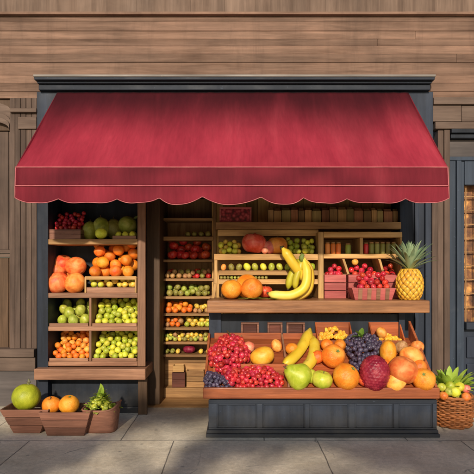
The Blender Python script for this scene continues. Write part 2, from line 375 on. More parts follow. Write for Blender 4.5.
def seen(i, pts):
    """whether any of sphere i shows from the pavement past its neighbours"""
    p, r = pts[i]
    for c in VIEW:
        d = (c - p).normalized(); u = d.orthogonal().normalized(); w = d.cross(u)
        near = [(q, e) for k, (q, e) in enumerate(pts) if k != i and (q - p).length < 6 * r and (q - p).dot(d) > -e * .5]
        for a, b in DISC:
            o = p + (u * a + w * b) * r * .98; o = o + d * r * math.sqrt(max(0, 1 - a * a - b * b)); hit = False
            for q, e in near:
                f = q - o; t = f.dot(d)
                if t > 0 and (f - d * t).length_squared < e * e * .96: hit = True; break
            if not hit: return True
    return False
def heap(name, kind, mats, x0, x1, y0, y1, z0, r, layers, label, cat, group, jit=.12, front_slope=1.0, scale=(1, 1, 1), cap=999):
    """a pile dropped fruit by fruit into the lowest free hollow under a sloping limit; fruit buried inside is left out"""
    full = 2 * r + (layers - 1) * 1.5 * r; pts = []; miss = 0
    def top(x, y):
        v = min(1, max(0, (y - y0 - r * .8) / max(.02, min(y1 - y0, layers * 1.7 * r * front_slope) - r * 1.4))); e = min(x - x0, x1 - x) / r
        return 2.15 * r + (full - 2 * r) * v * min(1, .72 + .28 * e) + .15 * r
    if layers == 1:      # a single row set out side by side
        n = max(1, int((x1 - x0) / (2.06 * r)))
        for j in range(2 if y1 - y0 > 3.6 * r else 1):
            for i in range(n): pts.append((Vector((x0 + (x1 - x0) * (i + .5) / n + rnd.uniform(-jit, jit) * r * .4, y0 + r * 1.1 + j * 1.9 * r + rnd.uniform(-jit, jit) * r, r)), r * rnd.uniform(.9, 1.04)))
    while layers > 1 and miss < 26 and len(pts) < 260:
        rr = r * rnd.uniform(.9, 1.08); best = None
        for _ in range(44):
            x = rnd.uniform(x0 + rr, max(x0 + rr, x1 - rr)); y = rnd.uniform(y0 + rr, max(y0 + rr, y1 - rr)); z = rr
            for q, e in pts:
                h2 = (q.x - x) ** 2 + (q.y - y) ** 2; s2 = (rr + e) * .97
                if h2 < s2 * s2: z = max(z, q.z + math.sqrt(s2 * s2 - h2))
            if z + rr <= top(x, y) and (best is None or z + .25 * y < best[0]): best = (z + .25 * y, Vector((x, y, z)))
        if best is None: miss += 1
        else: pts.append((best[1], rr)); miss = 0
    pts = [(Vector((p.x, p.y, p.z + z0)), e) for p, e in pts]; out = []
    for k, (p, e) in enumerate(pts):
        if seen(k, pts) and len(out) < cap:
            out.append(fruit(name, kind, mats[0] if len(mats) == 1 else rnd.choice(mats), p, e, label, cat, group, scale=scale))
    return out

# ------------------------------------------------------------------ ground
g = MB().box(-60, 60, -60, 60, -.3, -.128, .5).build('road', M_asph); tag(g, kind='structure')
g = MB().box(-30, 30, -8.4, 12, -.4, 0, .5).build('pavement', M_pave, bevel=.02); tag(g, kind='structure')

# ------------------------------------------------------------------ the building wall
bl = thing('timber_building', 'brown timber clad building front above and beside the fruit shop', 'building', (0, .2, 0))
mb = MB(); py_edges = [17, 22.5, 32, 40, 47, 55, 63.5, 76, 84, 92.5, 99]
zs = [Z(p, 0) for p in py_edges]
for i in range(len(zs) - 1):
    x = -7.5 - rnd.random(); off = rnd.uniform(0, .007)
    while x < 7.5:
        L = rnd.uniform(9, 15); mb.box(x, min(x + L, 8.2) - .0015, -.02 - off - rnd.uniform(0, .004), .06, zs[i + 1] + .0012, zs[i] - .0012); x += L
mb.build('cladding', W['plank'], bl, .003)
mb = MB(); x = -8
while x < 8:
    w = rnd.uniform(.28, .62); mb.box(x, x + w - .001, -.05 - rnd.uniform(0, .0015), .06, zs[0] + .03, 5.6, rnd.random()); x += w
mb.build('frieze_board', W['frieze'], bl, .0012)
box_part('moulding', W['plank'], bl, -8.2, 8.2, -.062, .06, zs[0] + .001, zs[0] + .029)
# masonry core behind, with openings left for the shop and its neighbours
mb = MB(); mb.box(-8.2, 8.2, .062, .3, Z(99, 0), 5.6)
for a, b in ((X(12, 0), X(38, 0)), (X(436.5, 0), X(448, 0))): mb.box(a, b, .062, .3, 0, Z(99, 0) - .002)
mb.box(-8.2, -3.55, .062, .3, 0, Z(99, 0) - .002); mb.box(3.75, 8.2, .062, .3, 0, Z(99, 0) - .002)
mb.build('wall_core', W['base'], bl)
for a, b in ((-8.2, -3.55), (3.75, 8.2)):
    mb = MB(); x = a
    while x < b: mb.box(x, min(b, x + .19) - .004, -.03, .06, 0, Z(99, 0)); x += .19
    mb.build('wing_board', W['pilaster'], bl, .004)
# left pilaster: vertical boards, a small raised block, cap and plinth
xl0, xl1 = X(11.5, 0), X(38.5, 0)
mb = MB(); n = 5
for i in range(n): mb.box(xl0 + (xl1 - xl0) * i / n + .002, xl0 + (xl1 - xl0) * (i + 1) / n - .002, -.045 - rnd.uniform(0, .008), .06, Z(372, 0), Z(99, 0) - .004)
mb.build('pilaster', W['pilaster'], bl, .004)
mb = MB(); mb.box(X(18, -.06), X(36.5, -.06), -.066, -.04, Z(129, -.06), Z(117, -.06)); mb.box(X(11, -.05), X(37.5, -.05), -.085, -.04, Z(113, -.05), Z(109, -.05)); mb.build('pilaster_block', W['plinth'], bl, .005)
mb = MB()
mb.box(-3.5, xl1 - .002, -.12, .06, Z(357, -.1), Z(349, -.1)); mb.box(-3.5, xl1 - .001, -.09, .06, Z(371, -.09), Z(357, -.1) - .001)
mb.build('plinth', W['plinth'], bl, .006)
box_part('base_course', W['base'], bl, -3.5, xl1 + .0, -.06, .06, 0, Z(371, -.09) - .002)
# right pilaster and the blocks over the neighbour's lintel
xr0, xr1 = X(436.5, 0), X(448, 0)
mb = MB(); mb.box(xr0, (xr0 + xr1) / 2 - .002, -.04, .06, 0, Z(131, 0)); mb.box((xr0 + xr1) / 2 + .002, xr1, -.052, .06, 0, Z(131, 0)); mb.build('pilaster', W['pilaster'], bl, .004)
mb = MB(); x = X(431, 0) + .0; k = 0
for w in (.31, .42, .38, .45): mb.box(x, x + w - .006, -.055 + .006 * (k % 2), .06, Z(123, 0), Z(107, 0)); x += w; k += 1
mb.box(X(431, 0), 3.75, -.08, .06, Z(106.5, 0), Z(99.5, 0)); mb.box(X(433, 0), 3.75, -.07, .06, Z(130.5, 0), Z(123.5, 0)); mb.build('stone_block', W['plinth'], bl, .006)

# ------------------------------------------------------------------ neighbour on the left: a dark boarded door under an arched moulding
nd = thing('boarded_doorway', 'dark brown boarded doorway under a curved moulding at the left edge', 'doorway', (-2.95, .05, 0))
for (pa, pb_, m_) in ((349, 257.5, 'darkz'), (249.5, 131, 'pilaster')):
    mb = MB(); x = -3.5
    while x < xl0 - .01: mb.box(x, min(x + .115, xl0 - .002) - .004, .02, .06, Z(pa, 0), Z(pb_, 0)); x += .115
    mb.build('door_board', W[m_], nd, .004)
mb = MB(); mb.box(-3.5, xl0 - .002, -.005, .06, Z(257.3, 0), Z(253.7, 0)); mb.box(-3.5, xl0 - .002, -.02, .06, Z(253.5, 0), Z(249.7, 0)); mb.build('door_rail', W['plinth'], nd, .005)
mb = MB(); ca = (-3.5 + xl0) / 2; hw = (xl0 + 3.5) / 2 * -1; 
hw = (xl0 - (-3.5)) / 2
for (r0, r1, yy) in ((0, .05, -.06), (.053, .1, -.04), (.103, .21, -.02)):
    N = 24
    for i in range(N):
        def q(a, e): 
            c = math.cos(math.pi * a / N); return (ca - hw * c, Z(131, 0) + .12 * math.sin(math.pi * a / N) ** .8 + e)
        a0, a1 = q(i, r0), q(i + 1, r0); b0, b1 = q(i, r1), q(i + 1, r1)
        mb.hexa([(a0[0], yy, a0[1]), (a1[0], yy, a1[1]), (a1[0], .06, a1[1]), (a0[0], .06, a0[1]), (b0[0], yy, b0[1]), (b1[0], yy, b1[1]), (b1[0], .06, b1[1]), (b0[0], .06, b0[1])], .3 + .3 * r0 / .1)
mb.build('arch_moulding', W['plinth'], nd)
box_part('transom_panel', W['darkz'], nd, -3.5, xl0 - .003, .0, .05, Z(131, 0) + .003, Z(99, 0) - .01)

# ------------------------------------------------------------------ neighbour on the right: slate blue shop window with a lattice
nb = thing('neighbouring_shopfront', 'slate blue neighbouring shopfront with lattice window at the right edge', 'shopfront', (3, .05, 0))
nx0, nx1 = xr1 + .003, 3.74
mb = MB(); mb.box(nx0, nx1, -.09, .06, Z(135, 0), Z(130.8, 0)); mb.box(nx0 + .004, nx1, -.06, .06, Z(139.5, 0), Z(135.1, 0)); mb.build('lintel', P['dark'], nb, .005)
box_part('fascia', W['base'], nb, nx0, nx1, .0, .06, Z(157, 0), Z(139.7, 0))
box_part('rail', P['blue'], nb, nx0, nx1, -.03, .06, Z(161, 0), Z(157.2, 0))
wx0, wx1 = X(464, 0), 3.3
mb = MB()
for a, b, yy in ((nx0, X(455, 0), -.02), (X(455.4, 0), X(460, 0), -.04), (X(460.3, 0), wx0, -.005), (wx1, wx1 + .12, -.03), (wx1 + .122, nx1, -.02)): mb.box(a, b, yy, .06, Z(399, 0), Z(161.2, 0))
mb.box(wx0 + .001, wx1 - .001, -.015, .06, Z(185, 0), Z(161.3, 0)); mb.build('frame', P['blue'], nb, .005)
mb = MB(); mb.box(wx0 + .001, wx1 - .001, -.06, .06, Z(329, 0), Z(322, 0)); mb.build('sill', P['navyx'], nb, .006)
mb = MB(); mb.box(wx0 + .001, wx1 - .001, .02, .06, 0, Z(329.2, 0)); mb.box(wx0 + .03, wx1 - .03, -.005, .018, Z(358, 0), Z(337, 0)); mb.box(wx0 + .03, wx1 - .03, -.005, .018, Z(390, 0), Z(364, 0)); mb.build('panel', P['navy'], nb, .008)
mb = MB(); mb.box(nx0, nx1, -.06, -.041, 0.003, .13); mb.build('kickboard', P['dark'], nb, .005)
t = NT('painted_glow_backdrop'); v = t.coords((3, 1, 2.2), False)
M_amber = t.fin(t.ramp(t.noise(v, 2.6, 6, .65), [(.36, (.06, .03, .02)), (.52, (.22, .09, .035)), (.64, (.75, .36, .1))]), .6)  # orange patches paint the warm glow of a lit interior
mb = MB(); x = wx0 + .035
while x < wx1 - .02: mb.box(x, x + .011, .045, .056, Z(322, 0), Z(185.3, 0)); x += .105
z = Z(308, 0)
while z < Z(188, 0): mb.box(wx0 + .002, wx1 - .002, .0565, .066, z, z + .011); z += .15
mb.build('lattice', W['brownz'], nb)
box_part('window_backdrop', M_amber, nb, wx0 - .1, wx1 + .1, .12, .14, Z(329, 0), Z(180, 0))

# ------------------------------------------------------------------ shopfront frame of the fruit shop: cornice, pillars, jamb, room
sf = thing('shopfront', 'slate blue wooden shopfront with cornice framing the fruit shop', 'shopfront', (0, .1, 0))
mb = MB(); mb.box(X(33, -.19), X(436, -.19), -.19, -.021, Z(76.6, -.19), Z(74.2, -.19)); mb.build('cornice_cap', P['cap'], sf, .005)
mb = MB(); mb.box(X(34, -.18), X(435, -.18), -.18, -.021, Z(79.6, -.18), Z(76.7, -.18))
mb.box(X(37, -.14), X(432, -.14), -.14, -.021, Z(83.2, -.14), Z(79.6, -.18) - .001); mb.box(X(38.5, -.11), X(430.5, -.11), -.11, -.021, 3.35, Z(83.2, -.14) - .001)
mb.build('cornice', P['navyx'], sf, .006)
zt = 3.348
box_part('fascia', P['navy'], sf, X(39, 0), X(431, 0), -.06, .02, 2.25, zt)
pl0, pl1 = X(39, -.02), X(47, -.02)
mb = MB(); mb.box(xl1 + .003, pl1, -.05, .3, 0, 2.248); mb.build('pillar', P['navy'], sf, .006)
# right pillar with mouldings
mb = MB(); a = X(399, 0); b = X(436, 0)
mb.box(a, b, 0, .3, 0, 2.248); mb.box(a + .0, a + .05, -.03, -.001, 0, 2.247); mb.box(X(414, 0), X(418, 0), -.03, -.001, .0, 2.247); mb.box(X(424, 0), X(430, 0), -.045, -.001, 0, 2.247)
mb.build('pillar', P['navy'], sf, .006)
box_part('pillar_edge', W['pilaster'], sf, X(430.3, 0), X(436, 0), -.055, -.002, 0, 2.247)
# floor of the shop, jambs, back wall, side walls, ceiling
mb = MB(); mb.box(X(147, .0), X(160.2, .0), -.04, .7, 0.012, 2.24); mb.build('jamb', W['brownz'] if 0 else W['darkz'], sf, .006)
mb = MB(); 
for i in range(6): mb.box(-1.0 + .0, .2, -.12 + i * .14, .018 + i * .14, .0005, .011)
mb.build('threshold', W['brownx'], sf, .003)
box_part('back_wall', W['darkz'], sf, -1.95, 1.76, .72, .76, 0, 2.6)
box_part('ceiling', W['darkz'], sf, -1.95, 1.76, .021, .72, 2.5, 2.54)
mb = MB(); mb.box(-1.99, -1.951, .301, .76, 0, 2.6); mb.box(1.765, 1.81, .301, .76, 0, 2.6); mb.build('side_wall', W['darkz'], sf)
mb = MB(); bx = X(214, .3)
xx = X(212, .3)
while xx < 1.75: mb.box(xx, min(xx + .13, 1.753) - .003, .28, .3, .05, 2.45); xx += .13
mb.build('back_panel', W['back'], sf, .003)

# ------------------------------------------------------------------ awning
aw = thing('awning', 'crimson cloth awning with scalloped valance and pale piping over the shop', 'awning', (-.05, -.07, 3.33))
ax0, ax1 = -1.905, 1.815; ty, tz = -.085, Z(93, -.075); fy = -1.1; fz = Z(167.5, fy); vz = Z(186, fy); bz = Z(203.5, fy)
def canopy(u, v):
    x = ax0 + (ax1 - ax0) * u; s = math.sin(math.pi * v)
    p = Vector((x, ty + (fy - ty) * v, tz + (fz - tz) * v))
    sag = -.035 * s * (.6 + .4 * abs(math.sin(3 * math.pi * u))) + .05 * s * noise.noise(Vector((x * 2.2, v * .6, 3))) + .022 * s * noise.noise(Vector((x * 6, v * .8, 8))) + .006 * noise.noise(Vector((x * 16, v * 1.5, 2)))
    return p + Vector((0, -.7, .7)) * sag
def canopy_shade(u, v): return max(0, min(1, (lambda q: q * q * (3 - 2 * q))(max(0, min(1, (v - .04) / .78))) + .3 * min(1, 2 * v)  * noise.noise(Vector((u * 9, v * .8, 2)))))  # painted shade: darkest next to the wall, full red towards the front
mb = MB(); mb.surf(canopy, 120, 40, fade=canopy_shade); mb.build('canopy', M_cloth, aw, solid=.004)
def front(u, v):
    x = ax0 + (ax1 - ax0) * u
    return Vector((x, fy - .003 + .006 * noise.noise(Vector((x * 3, v, 1))) - .01 * v, fz + (vz - fz) * v))
def scallop(x):
    u = (x - ax0) / (ax1 - ax0) * 9.0; w = abs(math.sin(math.pi * u + .35 * math.sin(u * 2.1)))
    return .05 * (1 - w) ** 1.6 + .008 * math.sin(u * 5.3)
def valance(u, v):
    x = ax0 + (ax1 - ax0) * u; zb = bz + scallop(x)
    wv = .016 * math.sin(u * 9 * 2 * math.pi + 1.2 * math.sin(u * 11)) + .008 * noise.noise(Vector((x * 6, 1, 4)))
    return Vector((x, fy - .014 + wv * v ** 1.3, vz - .002 + (zb - vz) * v))
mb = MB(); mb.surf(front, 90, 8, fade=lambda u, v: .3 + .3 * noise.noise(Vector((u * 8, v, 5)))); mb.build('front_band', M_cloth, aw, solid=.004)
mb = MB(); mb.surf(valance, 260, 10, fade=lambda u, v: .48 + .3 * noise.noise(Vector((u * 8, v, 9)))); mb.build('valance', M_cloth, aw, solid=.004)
for sx in (ax0, ax1):
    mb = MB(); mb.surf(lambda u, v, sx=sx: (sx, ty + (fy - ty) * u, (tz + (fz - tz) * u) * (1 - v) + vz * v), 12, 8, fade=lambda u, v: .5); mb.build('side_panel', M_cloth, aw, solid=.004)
def rope(f, n, r, j=0):
    return MB().tube([f(i / n) for i in range(n + 1)], r, 6)
mb = MB()
for fn in (lambda u: front(u, 0) + Vector((0, -.004, .002)), lambda u: front(u, 1) + Vector((0, -.008, 0))):
    m2 = [fn(i / 90) for i in range(91)]; mb.tube(m2, .005, 6)
mb.tube([valance(i / 260, 1) + Vector((0, -.002, 0)) for i in range(261)], .0035, 6)
for s, o in ((0, .003), (1, -.003)): mb.tube([front(s, 0), front(s, 1), valance(s, 1)], .005, 6)
mb.build('piping', M_piping, aw)

# ------------------------------------------------------------------ left display stand
ls = thing('display_stand', 'tall slate blue fruit stand with wooden shelves left of the entrance', 'display stand', (-1.45, -.16, 0))
y0 = -.38; yb = .05
sx0, sx1 = X(48, y0), X(137.5, y0); so0 = -2.0; so1 = X(145.5, y0)
box_part('side_panel', P['navy'], ls, so0, sx0, y0, yb - .001, .12, 2.3)
box_part('back_panel', P['dark'], ls, sx0 + .001, sx1 + .001, yb - .03, yb, .05, 2.3)
box_part('side_panel', P['dark'], ls, sx1, sx1 + .03, y0 + .035, yb - .001, .0, 2.3)
box_part('post', W['tanz'], ls, sx1, so1, y0 - .005, y0 + .034, .485, 2.3)
box_part('post', W['darkz'], ls, sx1 + .005, so1 + .015, y0 - .002, y0 + .034, 0, .364)
SH = [Z(239, y0), Z(293, y0), Z(326.5, y0), Z(361.5, y0)]
for i, z in enumerate(SH):
    th = (.055, .05, .045, .045)[i]
    box_part('shelf', W['tan'] if i else W['brownx'], ls, sx0 + .002, sx1 - .002, y0 + .0, yb - .031, z - th, z)
box_part('shelf_edge', W['tan'], ls, X(34, -.47), X(145.5, -.47), -.475, yb - .035, Z(380, -.47), Z(369, -.47), bevel=.008)
dvx = X(90, y0)
for a, b in ((1, 2), (2, 3)): box_part('divider', W['tanz'], ls, dvx - .012, dvx + .012, y0 + .006, yb - .032, SH[b] + .001, SH[a] - .046 - .005 * (a == 1))
mb = MB(); mb.box(so0 + .02, sx1 - .001, y0 + .09, y0 + .11, 0.0, Z(380, -.47) - .002); mb.box(so0 + .005, sx1 - .002, y0 + .06, y0 + .088, 0, .06); mb.box(so0 + .02, so0 + .07, y0 + .075, y0 + .088, .062, .36)
mb.build('base_panel', P['dark'], ls, .006)
for i in (2, 3):
    for a, b in ((sx0 + .01, dvx - .02), (dvx + .02, sx1 - .01)):
        box_part('shelf_lip', W['tan'], ls, a, b, y0 + .004, y0 + .02, SH[i] + .001, SH[i] + .032)
# row 1
def crate(name, label, cat, x0, x1, y0, y1, z0, h, taper=0, mat='crate', planks=2, group=None, matz=None, th=.012, fl=None):
    """open slatted box, wider at the top by taper on each side"""
    c = thing(name, label, cat, ((x0 + x1) / 2, (y0 + y1) / 2, z0), group)
    def side(kind, pts):    # pts(w) gives the outer edge at height fraction w
        mb = MB()
        for k in range(planks):
            w0 = k / planks + (.012 if k else 0); w1 = (k + 1) / planks - .012
            (a0, b0, c0, d0), (a1, b1, c1, d1) = pts(w0), pts(w1); mb.hexa([a0, b0, c0, d0, a1, b1, c1, d1])
        return mb.build(kind, W[mat], c, .003)
    def fr(w, ya=0):
        e = taper * w; z = z0 + h * w
        return (x0 - e, y0 - e * .6, z), (x1 + e, y0 - e * .6, z), (x1 + e - th * .2, y0 - e * .6 + th, z), (x0 - e + th * .2, y0 - e * .6 + th, z)
    def bk(w):
        e = taper * w; z = z0 + h * w
        return (x0 - e, y1 + e * .6 - th, z), (x1 + e, y1 + e * .6 - th, z), (x1 + e, y1 + e * .6, z), (x0 - e, y1 + e * .6, z)
    def lf(w):
        e = taper * w; z = z0 + h * w
        return (x0 - e, y0 - e * .6 + th + .001, z), (x0 - e + th, y0 - e * .6 + th + .001, z), (x0 - e + th, y1 + e * .6 - th - .001, z), (x0 - e, y1 + e * .6 - th - .001, z)
    def rt(w):
        e = taper * w; z = z0 + h * w
        return (x1 + e - th, y0 - e * .6 + th + .001, z), (x1 + e, y0 - e * .6 + th + .001, z), (x1 + e, y1 + e * .6 - th - .001, z), (x1 + e - th, y1 + e * .6 - th - .001, z)
    side('front_panel', fr); side('back_panel', bk); side('side_panel', lf); side('side_panel', rt)
    MB().box(x0 + th, x1 - th, y0 + th, y1 - th, z0 + .001, z0 + .01).build('base', W[mat], c)
    if fl:
        hh = h * (1 - fl)
    return c
ca0, ca1 = X(51, -.3), X(82, -.3)
crate('berry_crate', 'reddish wooden crate of berries on the stand top shelf', 'crate', ca0, ca1, -.35, -.08, SH[0] + .001, .1, 0, 'crate', 2)
heap('red_berry', 'tiny', ['cherry', 'redgrape'], ca0 + .01, ca1 - .01, -.335, -.1, SH[0] + .06, .023, 7, 'dark red berry heaped in the crate on the stand top shelf', 'berry', 'berries in the top shelf crate', front_slope=.9)
for (px, py, r, yy, m, lb) in ((90, 224, 8.5, -.17, 'greenmelon', 'olive green melon beside the berry crate on the stand top shelf'), (101.5, 220, 9.5, -.14, 'greenmelon', 'taller olive green melon in the middle of the stand top shelf'),
                               (114, 222, 9, -.1, 'olive', 'dull brown melon in shadow behind the limes on the stand top shelf')):
    p = at(px, py, yy); rr = r * (yy + D) / F; p.z = SH[0] + rr * 1.08 if py > 222 else SH[0] + rr * 1.3
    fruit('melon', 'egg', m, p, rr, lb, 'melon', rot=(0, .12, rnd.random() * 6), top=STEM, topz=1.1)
p = at(128, 221, -.12); gz = fruit('gourd', 'melon', 'greenmelon', (p.x, p.y, SH[0] + .16), .1, 'green gourd with a long stalk pointing right on the stand top shelf', 'gourd', rot=(0, .75, 0))
st = MB().tube([(0, 0, .85), (.05, 0, 1.2), (.2, 0, 1.6), (.42, 0, 1.95)], [.2, .13, .1, .13], 8).mesh('stalk'); st.materials.append(S['gstem'])
so = bpy.data.objects.new('stalk', st); col.objects.link(so); so.parent = gz
fruit('lime', 'orange', 'lemon', (X(101, -.31), -.31, SH[0] + .061), .06, 'bright yellow lime lying in front of the melons on the top shelf', 'lime')
la0, la1 = X(113.5, -.3), X(137, -.3)
crate('lime_tray', 'small low wooden tray of yellow limes on the stand top shelf', 'tray', la0, la1, -.345, -.2, SH[0] + .001, .035, 0, 'tan', 1)
heap('yellow_lime', 'egg', ['lemon'], la0 + .012, la1 - .012, -.335, -.21, SH[0] + .012, .034, 1, 'small yellow lime in the low tray on the stand top shelf', 'lime', 'limes in the low tray')
# row 2
z = SH[1]
for (px, py, r, yy, lb) in ((57.5, 282.5, 11.2, -.26, 'large peach at the front left of the heap on the left stand'), (75, 283, 10.8, -.265, 'large peach at the front right of the heap on the left stand'),
                            (57, 271, 9, -.14, 'peach half hidden in the middle of the heap on the left stand'), (76, 266.5, 10.2, -.15, 'top right peach of the heap on the left stand'), (63, 264, 10, -.1, 'top left peach with a green leaf on the left stand heap')):
    p = at(px, py, yy); o = fruit('peach', 'peach', 'peach', p, r * (yy + D) / F, lb, 'peach', 'large peaches heaped on the left stand', rot=(rnd.uniform(-.1, .9), rnd.uniform(-.7, .7), rnd.uniform(-1, 1)))
mb = MB(); mb.leaf((0, 0, .7), (1, -.6, .5), .8, .16, droop=.3); mb.leaf((0, 0, .7), (-.4, -.7, .6), .6, .14, droop=.2)
l = mb.mesh('leaf'); l.materials.append(S['leaf']); lo = bpy.data.objects.new('leaf', l); col.objects.link(lo); lo.parent = o
heap('peach', 'peach', ['peach'], X(47, -.1), X(84, -.1), -.12, .0, z, .085, 2, 'peach in shade at the back of the heap on the left stand', 'peach', 'shaded peaches at the back of the heap', cap=4)
ka0, ka1 = X(84.5, y0), X(137, y0); kz = Z(277.5, y0)
kc = crate('display_crate', 'two tier wooden crate with oranges above and yellow plums below', 'crate', ka0, ka1 - .004, y0 + .012, yb - .05, z + .001, .055, 0, 'tan', 1)
box_part('tier_board', W['gold'], kc, ka0 + .014, ka1 - .018, y0 + .014, yb - .065, kz - .02, kz)
for a in (ka0 + .0, ka1 - .022): box_part('corner_post', W['goldz'], kc, a, a + .017, y0 - .004, y0 + .0115, z + .001, kz + .004)
box_part('tier_lip', W['gold'], kc, ka0 + .002, ka1 - .006, y0 - .001, y0 + .0135, kz - .022, kz + .012)
heap('yellow_plum', 'orange', ['yellow', 'yellow', 'apricot', 'lemon'], ka0 + .015, ka1 - .02, y0 + .03, y0 + .2, z + .05, .033, 2, 'yellow plum in the lower tier of the two tier crate', 'plum', 'yellow plums in the lower tier', jit=.2)
heap('red_orange', 'orange', ['redorange', 'orange', 'redorange'], ka0 + .015, ka1 - .02, y0 + .02, -.02, kz, .06, 4, 'red orange citrus heaped on the upper tier of the two tier crate', 'orange', 'red oranges on the upper tier', jit=.2, front_slope=.55)
# row 3 and 4
heap('green_pear', 'egg', ['greenmelon', 'greenplum'], sx0 + .01, dvx - .014, y0 + .02, .0, SH[2], .053, 3, 'olive green guava in the left half of the stand third shelf', 'guava', 'guavas on the third shelf', jit=.18, front_slope=1.2)
heap('green_plum', 'tiny', ['greenplum', 'lemon', 'lemon', 'pear'], dvx + .014, sx1 - .01, y0 + .02, .0, SH[2] + .01, .034, 5, 'green plum heaped in the right half of the stand third shelf', 'plum', 'green plums on the third shelf', jit=.18)
heap('kumquat', 'tiny', ['orange', 'redorange', 'apricot'], sx0 + .01, dvx - .014, y0 + .02, .0, SH[3] + .01, .031, 7, 'small orange kumquat heaped in the left half of the lowest stand shelf', 'kumquat', 'kumquats on the lowest shelf', jit=.2)
heap('lime', 'tiny', ['pear', 'greenplum', 'lemon', 'lemon'], dvx + .014, sx1 - .01, y0 + .02, .0, SH[3] + .01, .032, 7, 'bright green lime heaped in the right half of the lowest stand shelf', 'lime', 'limes on the lowest shelf', jit=.2)

# ------------------------------------------------------------------ ground crates at the left
def melon_stalk(o):
    mb = MB()
    for a in range(5): mb.leaf((0, 0, .9), (math.cos(a * 1.3), math.sin(a * 1.3), 1.6), .42, .08, droop=.3, n=4)
    mb.tube([(0, 0, .85), (.03, 0, 1.1), (.0, .05, 1.32)], [.09, .06, .05], 6); m = mb.mesh('calyx'); m.materials.append(S['dry'])
    c = bpy.data.objects.new('calyx', m); col.objects.link(c); c.parent = o
crate('wooden_box', 'brown wooden box with one big green melon, leftmost on the pavement', 'box', X(13.5, -.97), X(40, -.97), -.97, -.72, .003, .225, .1, 'crate', 3, th=.015)
crate('wooden_box', 'brown wooden box with a peach and an orange, middle one on the pavement', 'box', X(47, -1.04), X(84, -1.04), -1.04, -.78, .003, .215, .065, 'crate', 3, th=.015)
tub = thing('wooden_tub', 'rounded reddish tub of leafy greens on the pavement beside the stand', 'tub', (X(102, -.86), -.86, .003))
def tubf(k, out=0):
    def f(u, v):
        a = 2 * math.pi * u; c, s_ = math.cos(a), math.sin(a); e = .55; rx = .128 + .03 * v + out; ry_ = .105 + .025 * v + out
        z = .2 * v + (.05 * max(0, c) ** 2 * v)
        return (rx * math.copysign(abs(c) ** e, c), ry_ * math.copysign(abs(s_) ** e, s_), z * k)
    return f
MB().surf(tubf(1), 64, 12, cu=True).build('body', W['crate'], tub, local=True, solid=.012)
g_ = tubf(1, .004); MB().tube([g_(i / 64, 1) for i in range(65)], .009, 7, cap=False).build('rim', W['crate'], tub, local=True)
MB().hexa([(-.11, -.09, .001), (.11, -.09, .001), (.11, .09, .001), (-.11, .09, .001), (-.11, -.09, .012), (.11, -.09, .012), (.11, .09, .012), (-.11, .09, .012)]).build('base', W['crate'], tub, local=True)
p = at(26.5, 397, -.85); melon_stalk(fruit('melon', 'melon', 'melon', p, 13.8 * 4.65 / F, 'big round yellow green melon in the leftmost pavement box', 'melon', rot=(.1, .1, 1)))
p = at(51.5, 405, -.92); fruit('peach', 'peach', 'redorange', p, .083, 'red peach on the left in the middle pavement box', 'peach', top=STEM, topz=.72)
p = at(69, 404.5, -.93); fruit('orange', 'orange', 'orange', p, .088, 'orange on the right in the middle pavement box', 'orange', rot=(.3, .2, 0), top=CALYX, topz=.9)
box_part_greens = thing('leaf_bundle', 'dry grassy leaves sticking up behind the middle pavement box', 'leaves', (X(76, -.8), -.815, .15))
mb = MB(); b = root_loc(box_part_greens)
for k in range(16):
    a = rnd.uniform(-1.3, 1.3); mb.leaf(b + Vector((rnd.uniform(-.09, .09), rnd.uniform(-.03, .03), -.02)), (math.sin(a), rnd.uniform(-.3, .2), 1.1), rnd.uniform(.16, .3), .011, droop=.4)
mb.build('blade', S['dry'], box_part_greens)
lg = thing('leafy_greens', 'pointed heap of light green leafy sprouts in the reddish pavement tub', 'vegetables', (X(101, -.86), -.86, .17))
mb = MB()
for k in range(150):
    a = rnd.uniform(0, 6.28); q = rnd.random() ** .7; hgt = .15 * (1 - q) ** 1.2
    mb.leaf((math.cos(a) * .125 * q, math.sin(a) * .1 * q, hgt + .012), (math.cos(a), math.sin(a) - .3, 1.1 * (1 - q) + .45), rnd.uniform(.05, .09), .021, droop=.3, n=5)
for k in range(5): mb.leaf((rnd.uniform(-.03, .02), -.02, .11 + .01 * k), (rnd.uniform(-.25, .25), -.15, 1), .11, .024, droop=0)
mb.build('leaf', S['leafl'], lg, local=True)
for k in range(26):
    a = rnd.uniform(0, 6.28); q = rnd.random() ** .5
    o = bpy.data.objects.new('bud', skinned('tiny', k % 3, 'greenplum')); col.objects.link(o); o.parent = lg
    o.location = (math.cos(a) * .115 * q, -.02 + math.sin(a) * .085 * q, .02 + .12 * (1 - q)); o.scale = (.023,) * 3

# ------------------------------------------------------------------ shelving in the entrance
es = thing('entrance_shelving', 'golden brown wall shelving full of fruit inside the dark entrance', 'shelving', (-.55, .4, 0))
ey = .25; eyb = .6; ex0, ex1 = X(160.5, ey), X(216, ey)
EZ = [Z(p, ey) for p in (218, 236.5, 259.5, 278.5, 296.5, 313.5, 327.5, 342, 354.5)]
for i, z in enumerate(EZ): box_part('shelf', W['brownx'], es, ex0 + .031, ex1 - .031, ey, eyb - .02, z - (.045 if i == 1 else .028), z)
for a in (ex0, ex1 - .03): box_part('upright', W['brownz'], es, a, a + .03, ey - .005, eyb, .012, 2.3)
box_part('back_panel', W['brownz'], es, ex0 + .031, ex1 - .031, eyb - .018, eyb, .012, 2.3)
mb = MB(); zc = EZ[-1] - .03
for k in range(5): mb.box(ex0 + .031, ex1 - .031, ey + .14, ey + .16, .012 + (zc - .012) * k / 5 + .002, .012 + (zc - .012) * (k + 1) / 5 - .002)
mb.build('cabinet_panel', W['brownx'], es, .003)
box_part('ledge', W['brownx'], es, ex0 + .032, ex1 - .032, ey - .0, ey + .139, .013, Z(388, ey))
